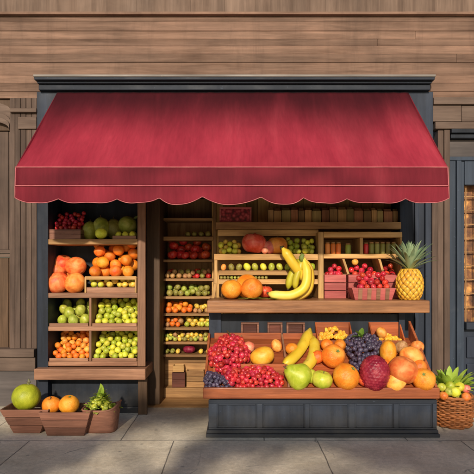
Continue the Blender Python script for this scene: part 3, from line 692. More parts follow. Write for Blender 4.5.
def rowfill(i, px0, px1, r, layers, name, kind, mats, label, cat, group):
    heap(name, kind, mats, X(px0, ey), X(px1, ey), ey + .02, ey + .3, EZ[i], r, layers, label, cat, group, jit=.2)
rowfill(1, 184, 211, .032, 1, 'olive_fruit', 'tiny', ['olive'], 'dull olive fruit on the second highest entrance shelf', 'fruit', 'olive fruit on the second entrance shelf')
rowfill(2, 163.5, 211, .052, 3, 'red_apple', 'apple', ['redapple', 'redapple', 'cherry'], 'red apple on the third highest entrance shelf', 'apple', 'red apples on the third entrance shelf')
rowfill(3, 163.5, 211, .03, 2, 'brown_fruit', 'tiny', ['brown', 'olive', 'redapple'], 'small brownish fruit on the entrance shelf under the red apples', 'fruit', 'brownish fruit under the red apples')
rowfill(4, 163.5, 211, .036, 2, 'green_fruit', 'tiny', ['greenmelon', 'olive'], 'olive green fruit on the entrance shelf above the bright oranges', 'fruit', 'green fruit above the oranges')
rowfill(5, 163.5, 192, .036, 2, 'orange', 'tiny', ['orange', 'redorange'], 'bright orange on the left of the middle entrance shelf', 'orange', 'oranges on the middle entrance shelf')
rowfill(5, 192, 211, .028, 2, 'pale_fruit', 'tiny', ['brown', 'yellow'], 'pale yellow fruit on the right of the middle entrance shelf', 'fruit', 'pale fruit on the middle entrance shelf')
rowfill(6, 163.5, 183, .03, 2, 'russet_fruit', 'tiny', ['redorange', 'brown'], 'russet orange fruit on the left of the entrance shelf below the oranges', 'fruit', 'russet fruit below the oranges')
rowfill(6, 183, 211, .03, 2, 'yellow_green_fruit', 'tiny', ['greenplum', 'yellow'], 'yellow green fruit on the right of the entrance shelf below the oranges', 'fruit', 'yellow green fruit below the oranges')
rowfill(7, 163.5, 211, .026, 2, 'mixed_fruit', 'tiny', ['olive', 'yellow', 'greenmelon', 'brown'], 'tiny mixed fruit on the second lowest entrance shelf', 'fruit', 'mixed fruit on the second lowest entrance shelf')
rowfill(8, 163.5, 180, .026, 1, 'green_fruit', 'tiny', ['olive', 'greenmelon', 'yellow'], 'small green fruit on the left of the lowest entrance shelf', 'fruit', 'small fruit on the lowest entrance shelf')
rowfill(8, 197, 211, .026, 1, 'yellow_fruit', 'tiny', ['yellow', 'olive'], 'small yellow fruit on the right of the lowest entrance shelf', 'fruit', 'yellow fruit on the lowest entrance shelf')
fruit('squash', 'pumpkin', 'lychee', (X(189, ey + .08), ey + .09, EZ[8] + .046), .062, 'dark red round squash on the lowest entrance shelf', 'squash', rot=(0, 0, 0), scale=(1.15, 1, .9), top=STEM, topz=.6)
lz = Z(388, ey) + .001
crate('storage_box', 'pale yellow open topped box on a dark box in the entrance', 'box', X(173, ey + .03), X(184, ey + .03), ey + .025, ey + .12, lz + .172, .075, 0, 'gold', 1)
crate('storage_box', 'dark brown box holding up a small yellow box in the entrance', 'box', X(172, ey + .02), X(185, ey + .02), ey + .018, ey + .13, lz, .17, 0, 'dred', 2)
crate('storage_box', 'light wooden box low on the right inside the entrance', 'box', X(186.5, ey + .02), X(204, ey + .02), ey + .02, ey + .13, lz, .19, 0, 'brownx', 3)

# ------------------------------------------------------------------ upper display: board, rack, pigeon holes
ub = thing('display_counter', 'slate blue panelled counter with sloped fruit tray and upper shelf board', 'counter', (.75, -.6, 0))
uy = -.55; uz = Z(300.5, uy)
box_part('shelf_board', W['board'], ub, X(207, uy), X(430, uy), uy, -.004, Z(313, uy), uz, bevel=.01)
rack = thing('wooden_rack', 'honey wooden display rack with narrow tiers standing on the upper board', 'rack', (.3, -.1, uz))
ry = -.18; ryb = .2
rx0, rx1 = X(213, ry), X(318, ry)
mb = MB()
mb.hexa([(rx0 - .02, ry, uz), (rx0 + .015, ry, uz), (rx0 + .015, ry + .03, uz), (rx0 - .02, ry + .03, uz), (rx0 + .012, ry, Z(284, ry)), (rx0 + .045, ry, Z(284, ry)), (rx0 + .045, ry + .03, Z(284, ry)), (rx0 + .012, ry + .03, Z(284, ry))])
mb.box(rx0 + .012, rx0 + .045, ry, ry + .03, Z(284, ry) + .001, Z(254, ry)); mb.build('upright', W['goldz'], rack, .004)
mb = MB(); mb.box(rx1 + .001, X(323.5, ry), ry - .012, ryb, uz, Z(232, ry)); mb.build('upright', W['goldz'], rack, .004)
for i, (a, b) in enumerate(((254, 260), (270.5, 275.3), (279.3, 284.3))):
    x0 = X(214 if i == 0 else 218.5, ry); box_part('tier', W['gold'], rack, x0, rx1, ry - .008 + .004 * i, ryb - .03, Z(b, ry), Z(a, ry))
box_part('back_panel', W['brownx'], rack, rx0 + .05, rx1, ryb - .028, ryb - .01, uz, Z(232, ry))
RZ = [Z(254, ry), Z(270.5, ry)]
# overhead beams and shelf with packets
oh = thing('overhead_shelf', 'dark wooden overhead shelf under the awning above the fruit rack', 'shelf', (.6, .15, Z(229, .0)))
ohx0, ohx1 = X(216, 0), 1.748
box_part('board', W['brownx'], oh, ohx0, ohx1, -.06, .278, Z(229, -.06), Z(222, -.06))
box_part('rail', W['gold'], oh, ohx0 + .02, X(318, 0), -.03, .0, Z(236, -.03), Z(229.5, -.03))
ohz = Z(222, -.06)
bc = thing('berry_picture', 'framed panel of dark red berries on the overhead shelf', 'panel', (X(235.5, 0), 0, ohz))
mb = MB(); a0, a1 = X(219.5, 0), X(251.5, 0); b0, b1 = ohz + .001, Z(207, 0)
mb.box(a0, a1, 0, .02, b0, b0 + .018); mb.box(a0, a1, 0, .02, b1 - .018, b1); mb.box(a0, a0 + .018, 0, .02, b0 + .019, b1 - .019); mb.box(a1 - .018, a1, 0, .02, b0 + .019, b1 - .019); mb.build('frame', W['pink'], bc, .003)
t = NT('printed_berries'); v = t.coords((1, 1, 1), False); vo = t.n('ShaderNodeTexVoronoi'); vo.inputs['Scale'].default_value = 30; t.l(v, vo.inputs['Vector'])
M_pb = t.fin(t.ramp(vo.outputs['Distance'], [(.1, (.55, .1, .1)), (.5, (.3, .02, .03)), (.75, (.1, .01, .01))]), .5)
box_part('print', M_pb, bc, a0 + .0185, a1 - .0185, .006, .016, b0 + .0185, b1 - .0185, bevel=0)
PK = [wood('packet_%d_paper' % i, c, tuple(q * 1.8 for q in c), 'Z', .7, 1, .3) for i, c in enumerate([(.26, .15, .06), (.34, .19, .07), (.24, .17, .06), (.28, .12, .055)])]
x = X(268, .05); k = 0
while x < 1.72:
    w = rnd.uniform(.06, .11); h = rnd.uniform(.125, .15)
    pkt = MB().box(x, x + w - .006, .04, .14, ohz + .001, ohz + h); 
    pkt.hexa([(x + .006, .05, ohz + h), (x + w - .012, .05, ohz + h), (x + w - .012, .13, ohz + h), (x + .006, .13, ohz + h), (x + .01, .085, ohz + h + .03), (x + w - .016, .085, ohz + h + .03), (x + w - .016, .095, ohz + h + .03), (x + .01, .095, ohz + h + .03)])
    o = pkt.build('paper_packet', PK[k % 4], None, .004); tag(o, 'brown folded paper packet standing on the dark overhead shelf', 'packet', 'packets on the overhead shelf'); x += w; k += 1
# fruit on the rack
heap('yellow_plum', 'tiny', ['yellow', 'lemon'], X(217, ry), X(242, ry), ry + .01, ry + .2, RZ[0], .031, 3, 'small yellow plum on the top tier left of the red pomegranate', 'plum', 'yellow plums on the rack top tier', jit=.2)
p = at(254, 243, ry + .08); rr = 12 * (ry + .08 + D) / F
o = fruit('pomegranate', 'apple', 'apple', (p.x, p.y, RZ[0] + rr * .92), rr, 'shiny red pomegranate on the rack top tier', 'pomegranate', rot=(.1, .05, 1))
mb = MB(); [mb.leaf((0, 0, .55), (math.cos(a) * .5, math.sin(a) * .5, 1), .32, .1, droop=-.1, n=3) for a in (0, 1.05, 2.1, 3.14, 4.2, 5.2)]
m = mb.mesh('calyx'); m.materials.append(S['redapple']); c = bpy.data.objects.new('calyx', m); col.objects.link(c); c.parent = o
p = at(277, 243, ry + .1); rr = .118
fruit('pumpkin', 'pumpkin', 'pumpkin', (p.x, p.y, RZ[0] + rr * .78), rr, 'small ribbed orange pumpkin on the rack top tier', 'pumpkin', rot=(0, 0, .3), top=STEM, topz=.55)
p = at(269.5, 248, ry + .03); fruit('guava', 'peach', 'rosy', (p.x, ry + .06, RZ[0] + .072), .074, 'rosy round guava leaning on the small pumpkin', 'guava')
fruit('guava', 'peach', 'rosy', (X(265, ry), ry + .012, RZ[0] + .037), .038, 'tiny pink guava in front of the pumpkin on the rack', 'guava')
heap('green_grape_cluster_berry', 'tiny', ['greenplum', 'pear'], X(287, ry), X(302, ry), ry + .01, ry + .2, RZ[0], .03, 4, 'green gooseberry in the left heap right of the pumpkin', 'gooseberry', 'gooseberries right of the pumpkin')
heap('yellow_gooseberry', 'tiny', ['lemon', 'greenplum'], X(302, ry), X(317, ry), ry + .01, ry + .2, RZ[0], .03, 4, 'yellowish gooseberry at the right end of the rack top tier', 'gooseberry', 'yellow gooseberries at the right end of the top tier')
heap('green_lime', 'egg', ['pear', 'greenplum', 'lemon'], X(243, ry), X(317, ry), ry + .012, ry + .1, RZ[1], .038, 1, 'green lime in the row on the rack second tier', 'lime', 'limes on the rack second tier')
heap('brown_fig', 'egg', ['brown', 'olive', 'apricot'], X(219.5, ry), X(243, ry), ry + .012, ry + .1, RZ[1], .034, 1, 'dull brown fig at the left end of the rack second tier', 'fig', 'figs on the rack second tier')
heap('dim_lime', 'tiny', ['olive', 'greenmelon'], X(219.5, ry), X(268, ry), ry + .012, ry + .08, Z(279.3, ry), .017, 1, 'tiny olive fruit on the rack lowest tier', 'fruit', 'tiny olive fruit on the lowest tier')
# on the board: oranges, leaves, bananas
def on_board(px, py, yy, rpx): return Vector((X(px, yy), yy, uz + rpx * (yy + D) / F))
fruit('orange', 'orange', 'orange', on_board(231.5, 290, -.38, 10.3), 10.3 * 5.12 / F, 'left orange on the upper board before the rack', 'orange', rot=(.1, -.1, 0), top=CALYX, topz=.9)
fruit('orange', 'orange', 'orange', on_board(252, 289, -.4, 11), 11 * 5.1 / F, 'right front orange on the upper board beside the bananas', 'orange', rot=(-.6, .5, 1))
p = at(247.5, 283, -.25); fruit('orange', 'orange', 'redorange', (p.x, p.y, uz + .128), .128, 'redder orange behind two others on the upper board', 'orange')
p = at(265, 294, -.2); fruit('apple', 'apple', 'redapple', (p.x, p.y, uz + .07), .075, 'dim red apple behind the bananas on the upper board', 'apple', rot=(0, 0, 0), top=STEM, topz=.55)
lv = thing('fallen_leaves', 'loose green leaves lying on the upper board beneath the oranges', 'leaves', (X(256, -.47), -.47, uz))
mb = MB()
for px, a in ((238, .1), (245, -.2), (254, .3), (262, 2.9), (268, .2), (259, -.1)): mb.leaf((X(px, -.46), -.46 - rnd.uniform(0, .04), uz + .012), (math.cos(a), -.25, .12), .11, .026, droop=.1)
mb.build('leaf', S['leafl'], lv)

def banana(parent, pts, r, mat='banana', tipm=True, yaw=0):
    """pts: control points in world space, from stalk end to blossom end"""
    pts = [Vector(p) for p in pts]; n = 22; P_ = []
    def cr(t):
        k = min(int(t * (len(pts) - 1)), len(pts) - 2); f = t * (len(pts) - 1) - k
        p0 = pts[max(k - 1, 0)]; p1 = pts[k]; p2 = pts[k + 1]; p3 = pts[min(k + 2, len(pts) - 1)]
        return .5 * ((2 * p1) + (p2 - p0) * f + (2 * p0 - 5 * p1 + 4 * p2 - p3) * f * f + (3 * p1 - p0 - 3 * p2 + p3) * f ** 3)
    P_ = [cr(i / n) for i in range(n + 1)]
    def rad(t):
        if t < .16: return .34 + (.62 * ((t - .04) / .12) if t > .04 else 0) * 1.0
        if t < .78: return 1 - .04 * abs(t - .45)
        return max(.26, 1 - ((t - .78) / .22) ** 1.7 * .78)
    mb = MB(); mb.tube(P_, [r * rad(i / n) for i in range(n + 1)], 10)
    # pentagonal cross section: pull every second vertex in a little
    for i in range(n + 1):
        for k in range(10):
            if k % 2: v = mb.v[i * 10 + k]; mb.v[i * 10 + k] = P_[i] + (v - P_[i]) * .86
    b = mb.build('banana', S[mat], parent)
    e = P_[-1]; d = (P_[-1] - P_[-3]).normalized(); off = root_loc(parent)
    tmb = MB().tube([e - d * .003, e + d * r * .35], [r * .3, r * .2], 8); tp = bpy.data.objects.new('tip', tmb.mesh('tip', off)); tp.data.materials.append(S['tip']); col.objects.link(tp); tp.parent = b
    return b
bn = thing('banana_bunch', 'bunch of ripe bananas standing curved on the upper board', 'bananas', (X(292, -.4), -.4, uz))
def pp(l, yy): return [at(a, b, yy + (c if len(q) > 2 else 0)) for q in l for a, b, c in [(q + (0,))[:3]]]
banana(bn, pp([(303, 258, .02), (307, 272, 0), (304.5, 287, -.02), (292, 295, -.03), (276, 295, -.02), (268.5, 293.5, 0)], -.42), .052)
banana(bn, pp([(304, 258, .02), (310, 273, .06), (308, 290, .06), (295, 297.5, .04), (281, 297.5, .03)], -.42), .045)
banana(bn, pp([(282.5, 248, 0), (288, 256, .0), (294, 265, .0), (300, 273, .03), (304, 281, .06)], -.4), .054)
banana(bn, pp([(301, 259, .05), (297, 266, .1), (291, 277, .1), (288, 289, .1)], -.42), .043, 'greenbanana')
banana(bn, pp([(302, 259, .05), (300, 268, .03), (296, 279, .02), (295, 289, .03)], -.42), .038, 'greenbanana')
mb = MB().tube([at(303, 254, -.4), at(301.5, 257, -.4), at(302.5, 261, -.39)], [.018, .026, .03], 8); mb.build('stalk', S['gstem'], bn)
mb = MB().tube([at(282.5, 249.5, -.36), at(281.5, 246, -.36)], [.022, .02], 8); mb.build('stalk', S['tip'], bn)
# right rack: pigeon holes
pr = thing('pigeonhole_rack', 'honey wooden pigeonhole rack with red fruit on the right of the board', 'rack', (1.28, -.1, uz))
qx0, qx1 = X(323.5, ry) + .002, X(402, ry)
box_part('top_board', W['gold'], pr, X(323.5, ry) + .002, qx1, ry - .01, ryb - .03, Z(237.5, ry), Z(232, ry))
box_part('shelf', W['gold'], pr, qx0, qx1 - .021, ry - .006, ryb - .03, Z(258.5, ry), Z(253.8, ry))
box_part('upright', W['goldz'], pr, qx1 - .02, qx1, ry - .006, ryb - .03, uz, Z(237.6, ry))
box_part('divider', W['goldz'], pr, X(360, ry), X(363, ry), ry - .003, ryb - .032, Z(253.7, ry), Z(237.7, ry))
box_part('back_panel', W['brownx'], pr, qx0, qx1 - .021, ryb - .028, ryb - .012, uz, Z(237.7, ry))
for (a, b) in ((343.5, 348.5), (379.5, 384)):
    mb = MB(); zt_, zb_ = Z(258.8, ry), Z(274, ry)
    mb.hexa([(X(b - 1.2, ry), ry + .004, zb_), (X(b + 1.2, ry), ry + .004, zb_), (X(b + 1.2, ry), .1, zb_), (X(b - 1.2, ry), .1, zb_), (X(a - 1.2, ry), ry + .004, zt_), (X(a + 1.2, ry), ry + .004, zt_), (X(a + 1.2, ry), .1, zt_), (X(a - 1.2, ry), .1, zt_)]); mb.build('divider', W['goldz'], pr, .003)
hz = Z(253.8, ry)
GLJ = {}
def jar(px, r, h, fill, label, group):
    j = thing('jar', label, 'jar', (X(px, ry + .06), ry + .06, hz + .0005), group)
    key = (round(r, 3), round(h, 3), fill)
    t_ = S[fill]
    mb = MB(); prof = [(0, 0), (r * .95, 0), (r, .008), (r, h * .78), (r * .8, h * .88), (0, h * .88)]
    mb.surf(lambda u, v: (prof[min(5, int(v * 5 + .5))][0] * math.cos(u * 2 * math.pi), prof[min(5, int(v * 5 + .5))][0] * math.sin(u * 2 * math.pi), prof[min(5, int(v * 5 + .5))][1]), 16, 5, cu=True); mb.build('body', t_, j, local=True)
    mb = MB().tube([(0, 0, h * .88 + .0005), (0, 0, h)], r * .84, 16); mb.build('lid', W['brownx'], j, local=True)
for px in (327.5, 333, 338.5): jar(px, .026, .125, 'pumpkin', 'orange preserve jar in the left pigeonhole', 'orange preserve jars')
for px in (371.5, 377, 382.5, 388, 393.5): jar(px, .026, .125, 'olive', 'olive green preserve jar in the right pigeonhole', 'green preserve jars')
jar(348, .03, .11, 'greenmelon', 'wide pale green jar in the left pigeonhole', None)
jar(366, .026, .12, 'redapple', 'red preserve jar at the left of the right pigeonhole', None)
def pcrate(px0, px1, lbl, yy=ry - .012, tp=.0):
    return crate('pink_crate', lbl, 'crate', X(px0, yy), X(px1, yy), yy, yy + .16, uz + .001, Z(274.5, yy) - uz, tp, 'pink', 3)
pcrate(324.6, 346.3, 'pink red plank crate of berries at the left of the pigeonhole rack'); pcrate(348.5, 381, 'wide pink crate of berries behind the cherry punnet'); pcrate(383.5, 399.2, 'narrow pink crate of berries beside the pineapple')
for (a, b, nm, lb) in ((325, 346, 'left', 'red berry in the pink crate at the left of the pigeonhole rack'), (349, 380.5, 'mid', 'red berry in the wide pink crate behind the punnet'), (384, 399, 'right', 'red berry in the narrow pink crate by the pineapple')):
    heap('red_berry', 'tiny', ['cherry', 'redgrape', 'cherry'], X(a, ry) + .012, X(b, ry) - .012, ry + .006, ry + .13, Z(277, ry), .031, 3, lb, 'berry', lb.replace('red berry', 'red berries'), jit=.2, front_slope=.8)
fruit('apricot', 'tiny', 'apricot', at(355, 262, ry + .04), .036, 'single orange apricot among the berries behind the punnet', 'apricot')
# punnet of cherries
py_ = -.47
pu = crate('punnet', 'pale pink punnet piled with red cherries before the pigeonhole rack', 'punnet', X(355, py_), X(392, py_), py_, py_ + .17, uz + .001, Z(288, py_) - uz, .035, 'pink', 1)
mb = MB()
for k in range(4): xx = X(358 + 9 * k, py_); mb.hexa([(xx, py_ - .006, uz + .004), (xx + .04, py_ - .006, uz + .004), (xx + .04, py_ - .0015, uz + .004), (xx, py_ - .0015, uz + .004), (xx, py_ - .027, uz + .115), (xx + .04, py_ - .027, uz + .115), (xx + .04, py_ - .022, uz + .115), (xx, py_ - .022, uz + .115)])
mb.build('slat', W['tan'], pu, .002)
heap('cherry', 'tiny', ['cherry', 'redgrape', 'cherry'], X(358, py_), X(393, py_), py_ + .0, py_ + .17, Z(290, py_), .03, 4, 'red cherry piled in the pale pink punnet', 'cherry', 'cherries in the punnet', jit=.2, front_slope=.8)
# pineapple
pz = thing('pineapple', 'ripe golden pineapple with spiky green crown at the right end of the board', 'pineapple', (X(409.5, -.42), -.42, uz))
ph_, pr_ = .31, .137
def peyes(u, v):
    q = Vector((math.cos(2 * math.pi * u) * 2.2, math.sin(2 * math.pi * u) * 2.2, v * 4)); w = v ** .9
    return u * 12 + w * 4.3 + .2 * noise.noise(q), u * 12 - w * 4.3 + .2 * noise.noise(q + Vector((9, 4, 2)))
def pine(u, v):
    z = ph_ * v; base = math.sin(math.pi * min(1, .13 + .79 * v)) ** .42
    d1, d2 = peyes(u, v)
    b = (abs(math.sin(math.pi * d1)) * abs(math.sin(math.pi * d2))) ** .45
    r = pr_ * base * (.9 + .11 * b) * (1 if 0 < v < 1 else .3 if v >= 1 else .55)
    return (r * math.cos(2 * math.pi * u), r * math.sin(2 * math.pi * u), z)
def pfade(u, v):
    d1, d2 = peyes(u, v); return (abs(math.sin(math.pi * d1)) * abs(math.sin(math.pi * d2))) ** .5
t = NT('pineapple_skin'); n1 = t.noise(t.coords(), 9, 4); fd = t.attr('fade')
cc = t.mix(t.ramp(n1, [(.35, (0, 0, 0)), (.65, (1, 1, 1))]), (.74, .33, .03), (.88, .56, .06)); cc = t.mix(t.ramp(fd, [(.15, (1, 1, 1)), (.5, (0, 0, 0))]), cc, (.2, .09, .015)); cc = t.mix(t.ramp(fd, [(.9, (0, 0, 0)), (.97, (.6, .6, .6))]), cc, (.4, .2, .06))
M_pine = t.fin(cc, .42, None, .4)
mb = MB(); mb.surf(pine, 208, 90, cu=True, fade=pfade); mb.build('body', M_pine, pz, local=True)
mb = MB()
for k in range(58):
    q = k / 58; a = k * 2.39996; el = .45 + 1.1 * q ** .9
    L = (.2 + .13 * math.sin(math.pi * min(1, q + .25))) * rnd.uniform(.9, 1.1)
    mb.leaf((.03 * math.cos(a) * (1 - q), .03 * math.sin(a) * (1 - q), ph_ - .01 + .09 * q), (math.cos(a) * math.cos(el), math.sin(a) * math.cos(el), math.sin(el) + .12), L, .021, droop=.22 * (1 - q), n=7, fold=.45)
mb.build('crown', S['crown'], pz, local=True)

# ------------------------------------------------------------------ lower counter
cy = -1.05; cx0, cx1 = X(208.5, cy), X(437, cy); ctop = Z(399.5, cy)
box_part('body', P['navy'], ub, cx0 + .012, cx1 - .012, cy + .02, -.02, .06, ctop - .002)
mb = MB(); zb0, zb1 = Z(428, cy), Z(404, cy)
pb = [(217, 257), (262.5, 305), (309.5, 349), (355, 394), (398.5, 433)]
mb.box(cx0, cx1, cy, cy + .0185, zb1, ctop - .002); mb.box(cx0, cx1, cy, cy + .0185, .061, zb0)
e = [208.5] + [q for p in pb for q in p] + [437]
for k in range(0, len(e), 2): mb.box(X(e[k], cy), X(e[k + 1], cy), cy + .001, cy + .0185, zb0 + .001, zb1 - .001)
mb.build('panel_frame', P['navyx'], ub, .004)
mb = MB()
for a, b in pb:
    a, b = X(a, cy), X(b, cy)
    for (x0, x1, z0, z1) in ((a, a + .012, zb0 + .001, zb1 - .001), (b - .012, b, zb0 + .001, zb1 - .001), (a + .0125, b - .0125, zb0 + .001, zb0 + .013), (a + .0125, b - .0125, zb1 - .013, zb1 - .001)): mb.box(x0, x1, cy + .008, cy + .0186, z0, z1)
mb.build('panel_bead', P['navyx'], ub, .003)
mb = MB(); mb.box(X(206, -1.07), X(439.5, -1.07), -1.085, -.02, 0, .03); mb.box(X(207, -1.07), X(438.5, -1.07), -1.07, -.02, .031, .06); mb.build('plinth', P['navyx'], ub, .005)
ly = -1.1; lz1, lz0 = Z(388, ly), Z(399, ly)
box_part('tray_lip', W['lip'], ub, X(203, ly), X(440, ly), ly, -1.056, lz0, lz1, bevel=.008)
ty0, tz0, ty1, tz1 = -1.055, lz1 - .022, -.36, .77
def tray_z(y): return tz0 + (tz1 - tz0) * (y - ty0) / (ty1 - ty0)
tx0, tx1 = X(203, ly) + .006, X(440, ly) - .006
def slope(mb, x0, x1, ya, yb, ha, hb=None, base=-.02, t=None):
    hb = ha if hb is None else hb
    mb.hexa([(x0, ya, tray_z(ya) + base), (x1, ya, tray_z(ya) + base), (x1, yb, tray_z(yb) + base), (x0, yb, tray_z(yb) + base), (x0, ya, tray_z(ya) + ha), (x1, ya, tray_z(ya) + ha), (x1, yb, tray_z(yb) + hb), (x0, yb, tray_z(yb) + hb)], t)
mb = MB(); n = 7
for k in range(n): slope(mb, tx0 + .02, tx1 - .02, ty0 + (ty1 - ty0) * k / n + .001, ty0 + (ty1 - ty0) * (k + 1) / n - .001, 0)
mb.build('tray_floor', W['terra'], ub, .002)
mb = MB(); slope(mb, tx1 - .019, tx1 + .004, ty0 + .001, ty1, .03, .17); mb.build('tray_side', W['lip'], ub, .005)
mb = MB(); slope(mb, tx0 - .004, tx0 + .019, ty0 + .001, ty1, .02, .05); mb.build('tray_side', W['lip'], ub, .005)
mb = MB(); mb.hexa([(tx0 + .02, ty0, lz0), (tx0 + .04, ty0, lz0), (tx0 + .04, ty1, lz0), (tx0 + .02, ty1, lz0), (tx0 + .02, ty0, tray_z(ty0) - .021), (tx0 + .04, ty0, tray_z(ty0) - .021), (tx0 + .04, ty1, tray_z(ty1) - .021), (tx0 + .02, ty1, tray_z(ty1) - .021)])
mb.hexa([(tx1 - .04, ty0, lz0), (tx1 - .02, ty0, lz0), (tx1 - .02, ty1, lz0), (tx1 - .04, ty1, lz0), (tx1 - .04, ty0, tray_z(ty0) - .021), (tx1 - .02, ty0, tray_z(ty0) - .021), (tx1 - .02, ty1, tray_z(ty1) - .021), (tx1 - .04, ty1, tray_z(ty1) - .021)])
mb.build('tray_cheek', P['navy'], ub)
box_part('recess_back', P['dark'], ub, X(212, -.3), X(402, -.3), -.3, -.28, ctop, Z(313, -.3) - .01)
box_part('recess_post', P['navy'], ub, X(209, -.34), X(221, -.34), -.34, -.301, ctop, Z(313, uy) - .002)
box_part('recess_post', P['navy'], ub, X(399, -.34), X(405, -.34), -.34, -.301, ctop, Z(313, uy) - .002)
dx = X(285.5, -.75)
mb = MB(); slope(mb, dx - .009, dx + .009, ty0 + .002, ty1 - .02, .085, .05); mb.build('tray_divider', W['tan'], ub, .004)
mb = MB(); slope(mb, X(241, -.75), X(241, -.75) + .014, ty0 + .15, ty1 - .02, .03, .04); mb.build('tray_divider', W['tan'], ub, .004)
yq = -.86; mb = MB(); mb.box(X(213, yq), dx - .01, yq, yq + .014, tray_z(yq) - .01, tray_z(yq) + .085); mb.build('tray_divider', W['terra'], ub, .004)
mb = MB(); mb.box(tx0 + .06, dx - .01, ty1 - .019, ty1, tray_z(ty1) - .02, tray_z(ty1) + .05); mb.box(dx + .01, X(317, ty1), ty1 - .019, ty1, tray_z(ty1) - .02, tray_z(ty1) + .045); mb.build('tray_back', W['terra'], ub, .004)
# small framed boxes standing behind the tray
for k, (a, b) in enumerate(((241, 259), (267.5, 282.5), (286.5, 305))):
    x0, x1 = X(a, -.34), X(b, -.34); z0, z1 = Z(346, -.34), Z(322.5, -.34)
    c = MB(); w = .02
    for q in ((x0, x1, z0, z0 + w), (x0, x1, z1 - w, z1), (x0, x0 + w, z0 + w + .001, z1 - w - .001), (x1 - w, x1, z0 + w + .001, z1 - w - .001)): c.box(q[0], q[1], -.345, -.301, q[2], q[3])
    c.build('drawer_frame', W['crate'], ub, .003); box_part('drawer_front', W['dred'], ub, x0 + w + .001, x1 - w - .001, -.32, -.301, z0 + w + .001, z1 - w - .001)
# two raised boxes of cut orange fruit at the back
def bin_(px0, px1, label, y0_=-.5, y1_=-.305):
    x0, x1 = X(px0, -.45), X(px1, -.45); c = thing('fruit_box', label, 'box', ((x0 + x1) / 2, -.4, tray_z(y0_)))
    zf = Z(340.5, y0_); zb_ = Z(322, y1_)
    box_part('front_panel', W['lip'], c, x0, x1, y0_, y0_ + .014, tray_z(y0_) + .001, zf); box_part('back_panel', W['terra'], c, x0, x1, y1_ - .014, y1_, tray_z(ty1) + .002, zb_)
    for a in (x0, x1 - .014):
        mb = MB(); mb.hexa([(a, y0_ + .015, tray_z(y0_) + .012), (a + .014, y0_ + .015, tray_z(y0_) + .012), (a + .014, y1_ - .015, tray_z(ty1) + .002), (a, y1_ - .015, tray_z(ty1) + .002), (a, y0_ + .015, zf - .002), (a + .014, y0_ + .015, zf - .002), (a + .014, y1_ - .015, zb_ - .002), (a, y1_ - .015, zb_ - .002)]); mb.build('side_panel', W['terra'], c, .003)
    return x0, x1, zf
x0, x1, zf = bin_(317, 353, 'reddish wooden box of cut orange pieces at the back of the tray')
x2, x3, zf2 = bin_(372, 404.5, 'reddish wooden box with an apricot and orange pieces at the back right')
CH = MB(); CH.hexa([(-1, -.7, -.6), (.9, -.8, -.55), (1, .7, -.6), (-.8, .8, -.5), (-.7, -.6, .5), (.8, -.5, .7), (.7, .6, .55), (-.9, .5, .6)]); CH = CH.mesh('orange_piece'); CH.materials.append(S['mango'])
def pieces(x0, x1, z, n, hgt, label, group):
    for k in range(n):
        o = bpy.data.objects.new('orange_piece', CH); col.objects.link(o); u = rnd.random(); w = rnd.random()
        xx = x0 + .03 + (x1 - x0 - .06) * u; o.location = (xx, -.48 + .14 * w, z - .02 + hgt * math.sin(math.pi * u) ** .7 * (.35 + .65 * w)); o.rotation_euler = [rnd.uniform(0, 6) for _ in range(3)]
        o.scale = (.026 * rnd.uniform(.8, 1.2),) * 3; m = o.modifiers.new('Bevel', 'BEVEL'); m.width = .35; m.segments = 2; tag(o, label, 'fruit piece', group)
pieces(x0, x1, zf, 60, .13, 'cut orange fruit piece heaped in the left box at the back', 'cut pieces in the left back box')
pieces(x2, x3, zf2, 34, .05, 'cut orange fruit piece in the back right box around the apricot', 'cut pieces in the back right box')
fruit('apricot', 'mango', 'apricot', at(381, 333, -.42), .055, 'pale orange apricot on the cut pieces in the back right box', 'apricot')

# ---- fruit on the sloped tray
th_ = math.atan((tz1 - tz0) / (ty1 - ty0)); ct = math.cos(th_)
def on_tray(px, py, rpx, k=1.0, lift=0):
    lo, hi = -1.05, -.2
    for _ in range(40):
        m = (lo + hi) / 2; d = m + D; r = rpx * d / F
        if (Z(py, m) - tray_z(m)) > (r * k + lift) / ct: lo = m
        else: hi = m
    return Vector((X(px, lo), lo, Z(py, lo))), rpx * (lo + D) / F
def tf(name, kind, mat, px, py, rpx, label, cat, k=1.0, lift=0, **kw):
    p, r = on_tray(px, py, rpx, k, lift); return fruit(name, kind, mat, p, r, label, cat, **kw)
tf('mango', 'mango', 'mango', 262, 355.5, 10.8, 'round yellow mango alone in the upper left tray compartment', 'mango', rot=(.3, 1.2, .3))
tf('pear', 'pear', 'pear', 298.5, 376, 14.2, 'large green pear lying at the front of the tray', 'pear', .9, rot=(-.2, -1.0, .5), top=STEM, topz=1.02)
tf('apple', 'apple', 'pearapple', 322, 379.5, 10.2, 'yellow green apple between the pear and the big orange', 'apple', .95, rot=(.25, .05, 1), top=STEM, topz=.55)
tf('orange', 'orange', 'orange', 333.5, 356, 12, 'upper orange beside the dark grapes on the tray', 'orange', rot=(.9, .4, 0), top=CALYX, topz=.9)
tf('orange', 'orange', 'redorange', 346, 376.5, 13.6, 'biggest deep orange at the front centre of the tray', 'orange', rot=(.7, .3, .4), top=CALYX, topz=.9)
tf('lychee', 'lychee', 'lychee', 374.5, 373, 14.6, 'bumpy crimson egg shaped fruit at the front of the tray', 'fruit', 1.0, rot=(-.1, .1, 0))
tf('mango', 'mango', 'orange', 389, 352, 10, 'upright orange mango right of the dark grapes', 'mango', 1.0, rot=(.2, .2, 2), scale=(.95, .9, 1.05))
tf('dried_fruit', 'egg', 'brown', 401, 347, 6.3, 'small dried brown fruit behind the freckled apricot', 'fruit', rot=(.6, .8, 0), top=CALYX, topz=1)
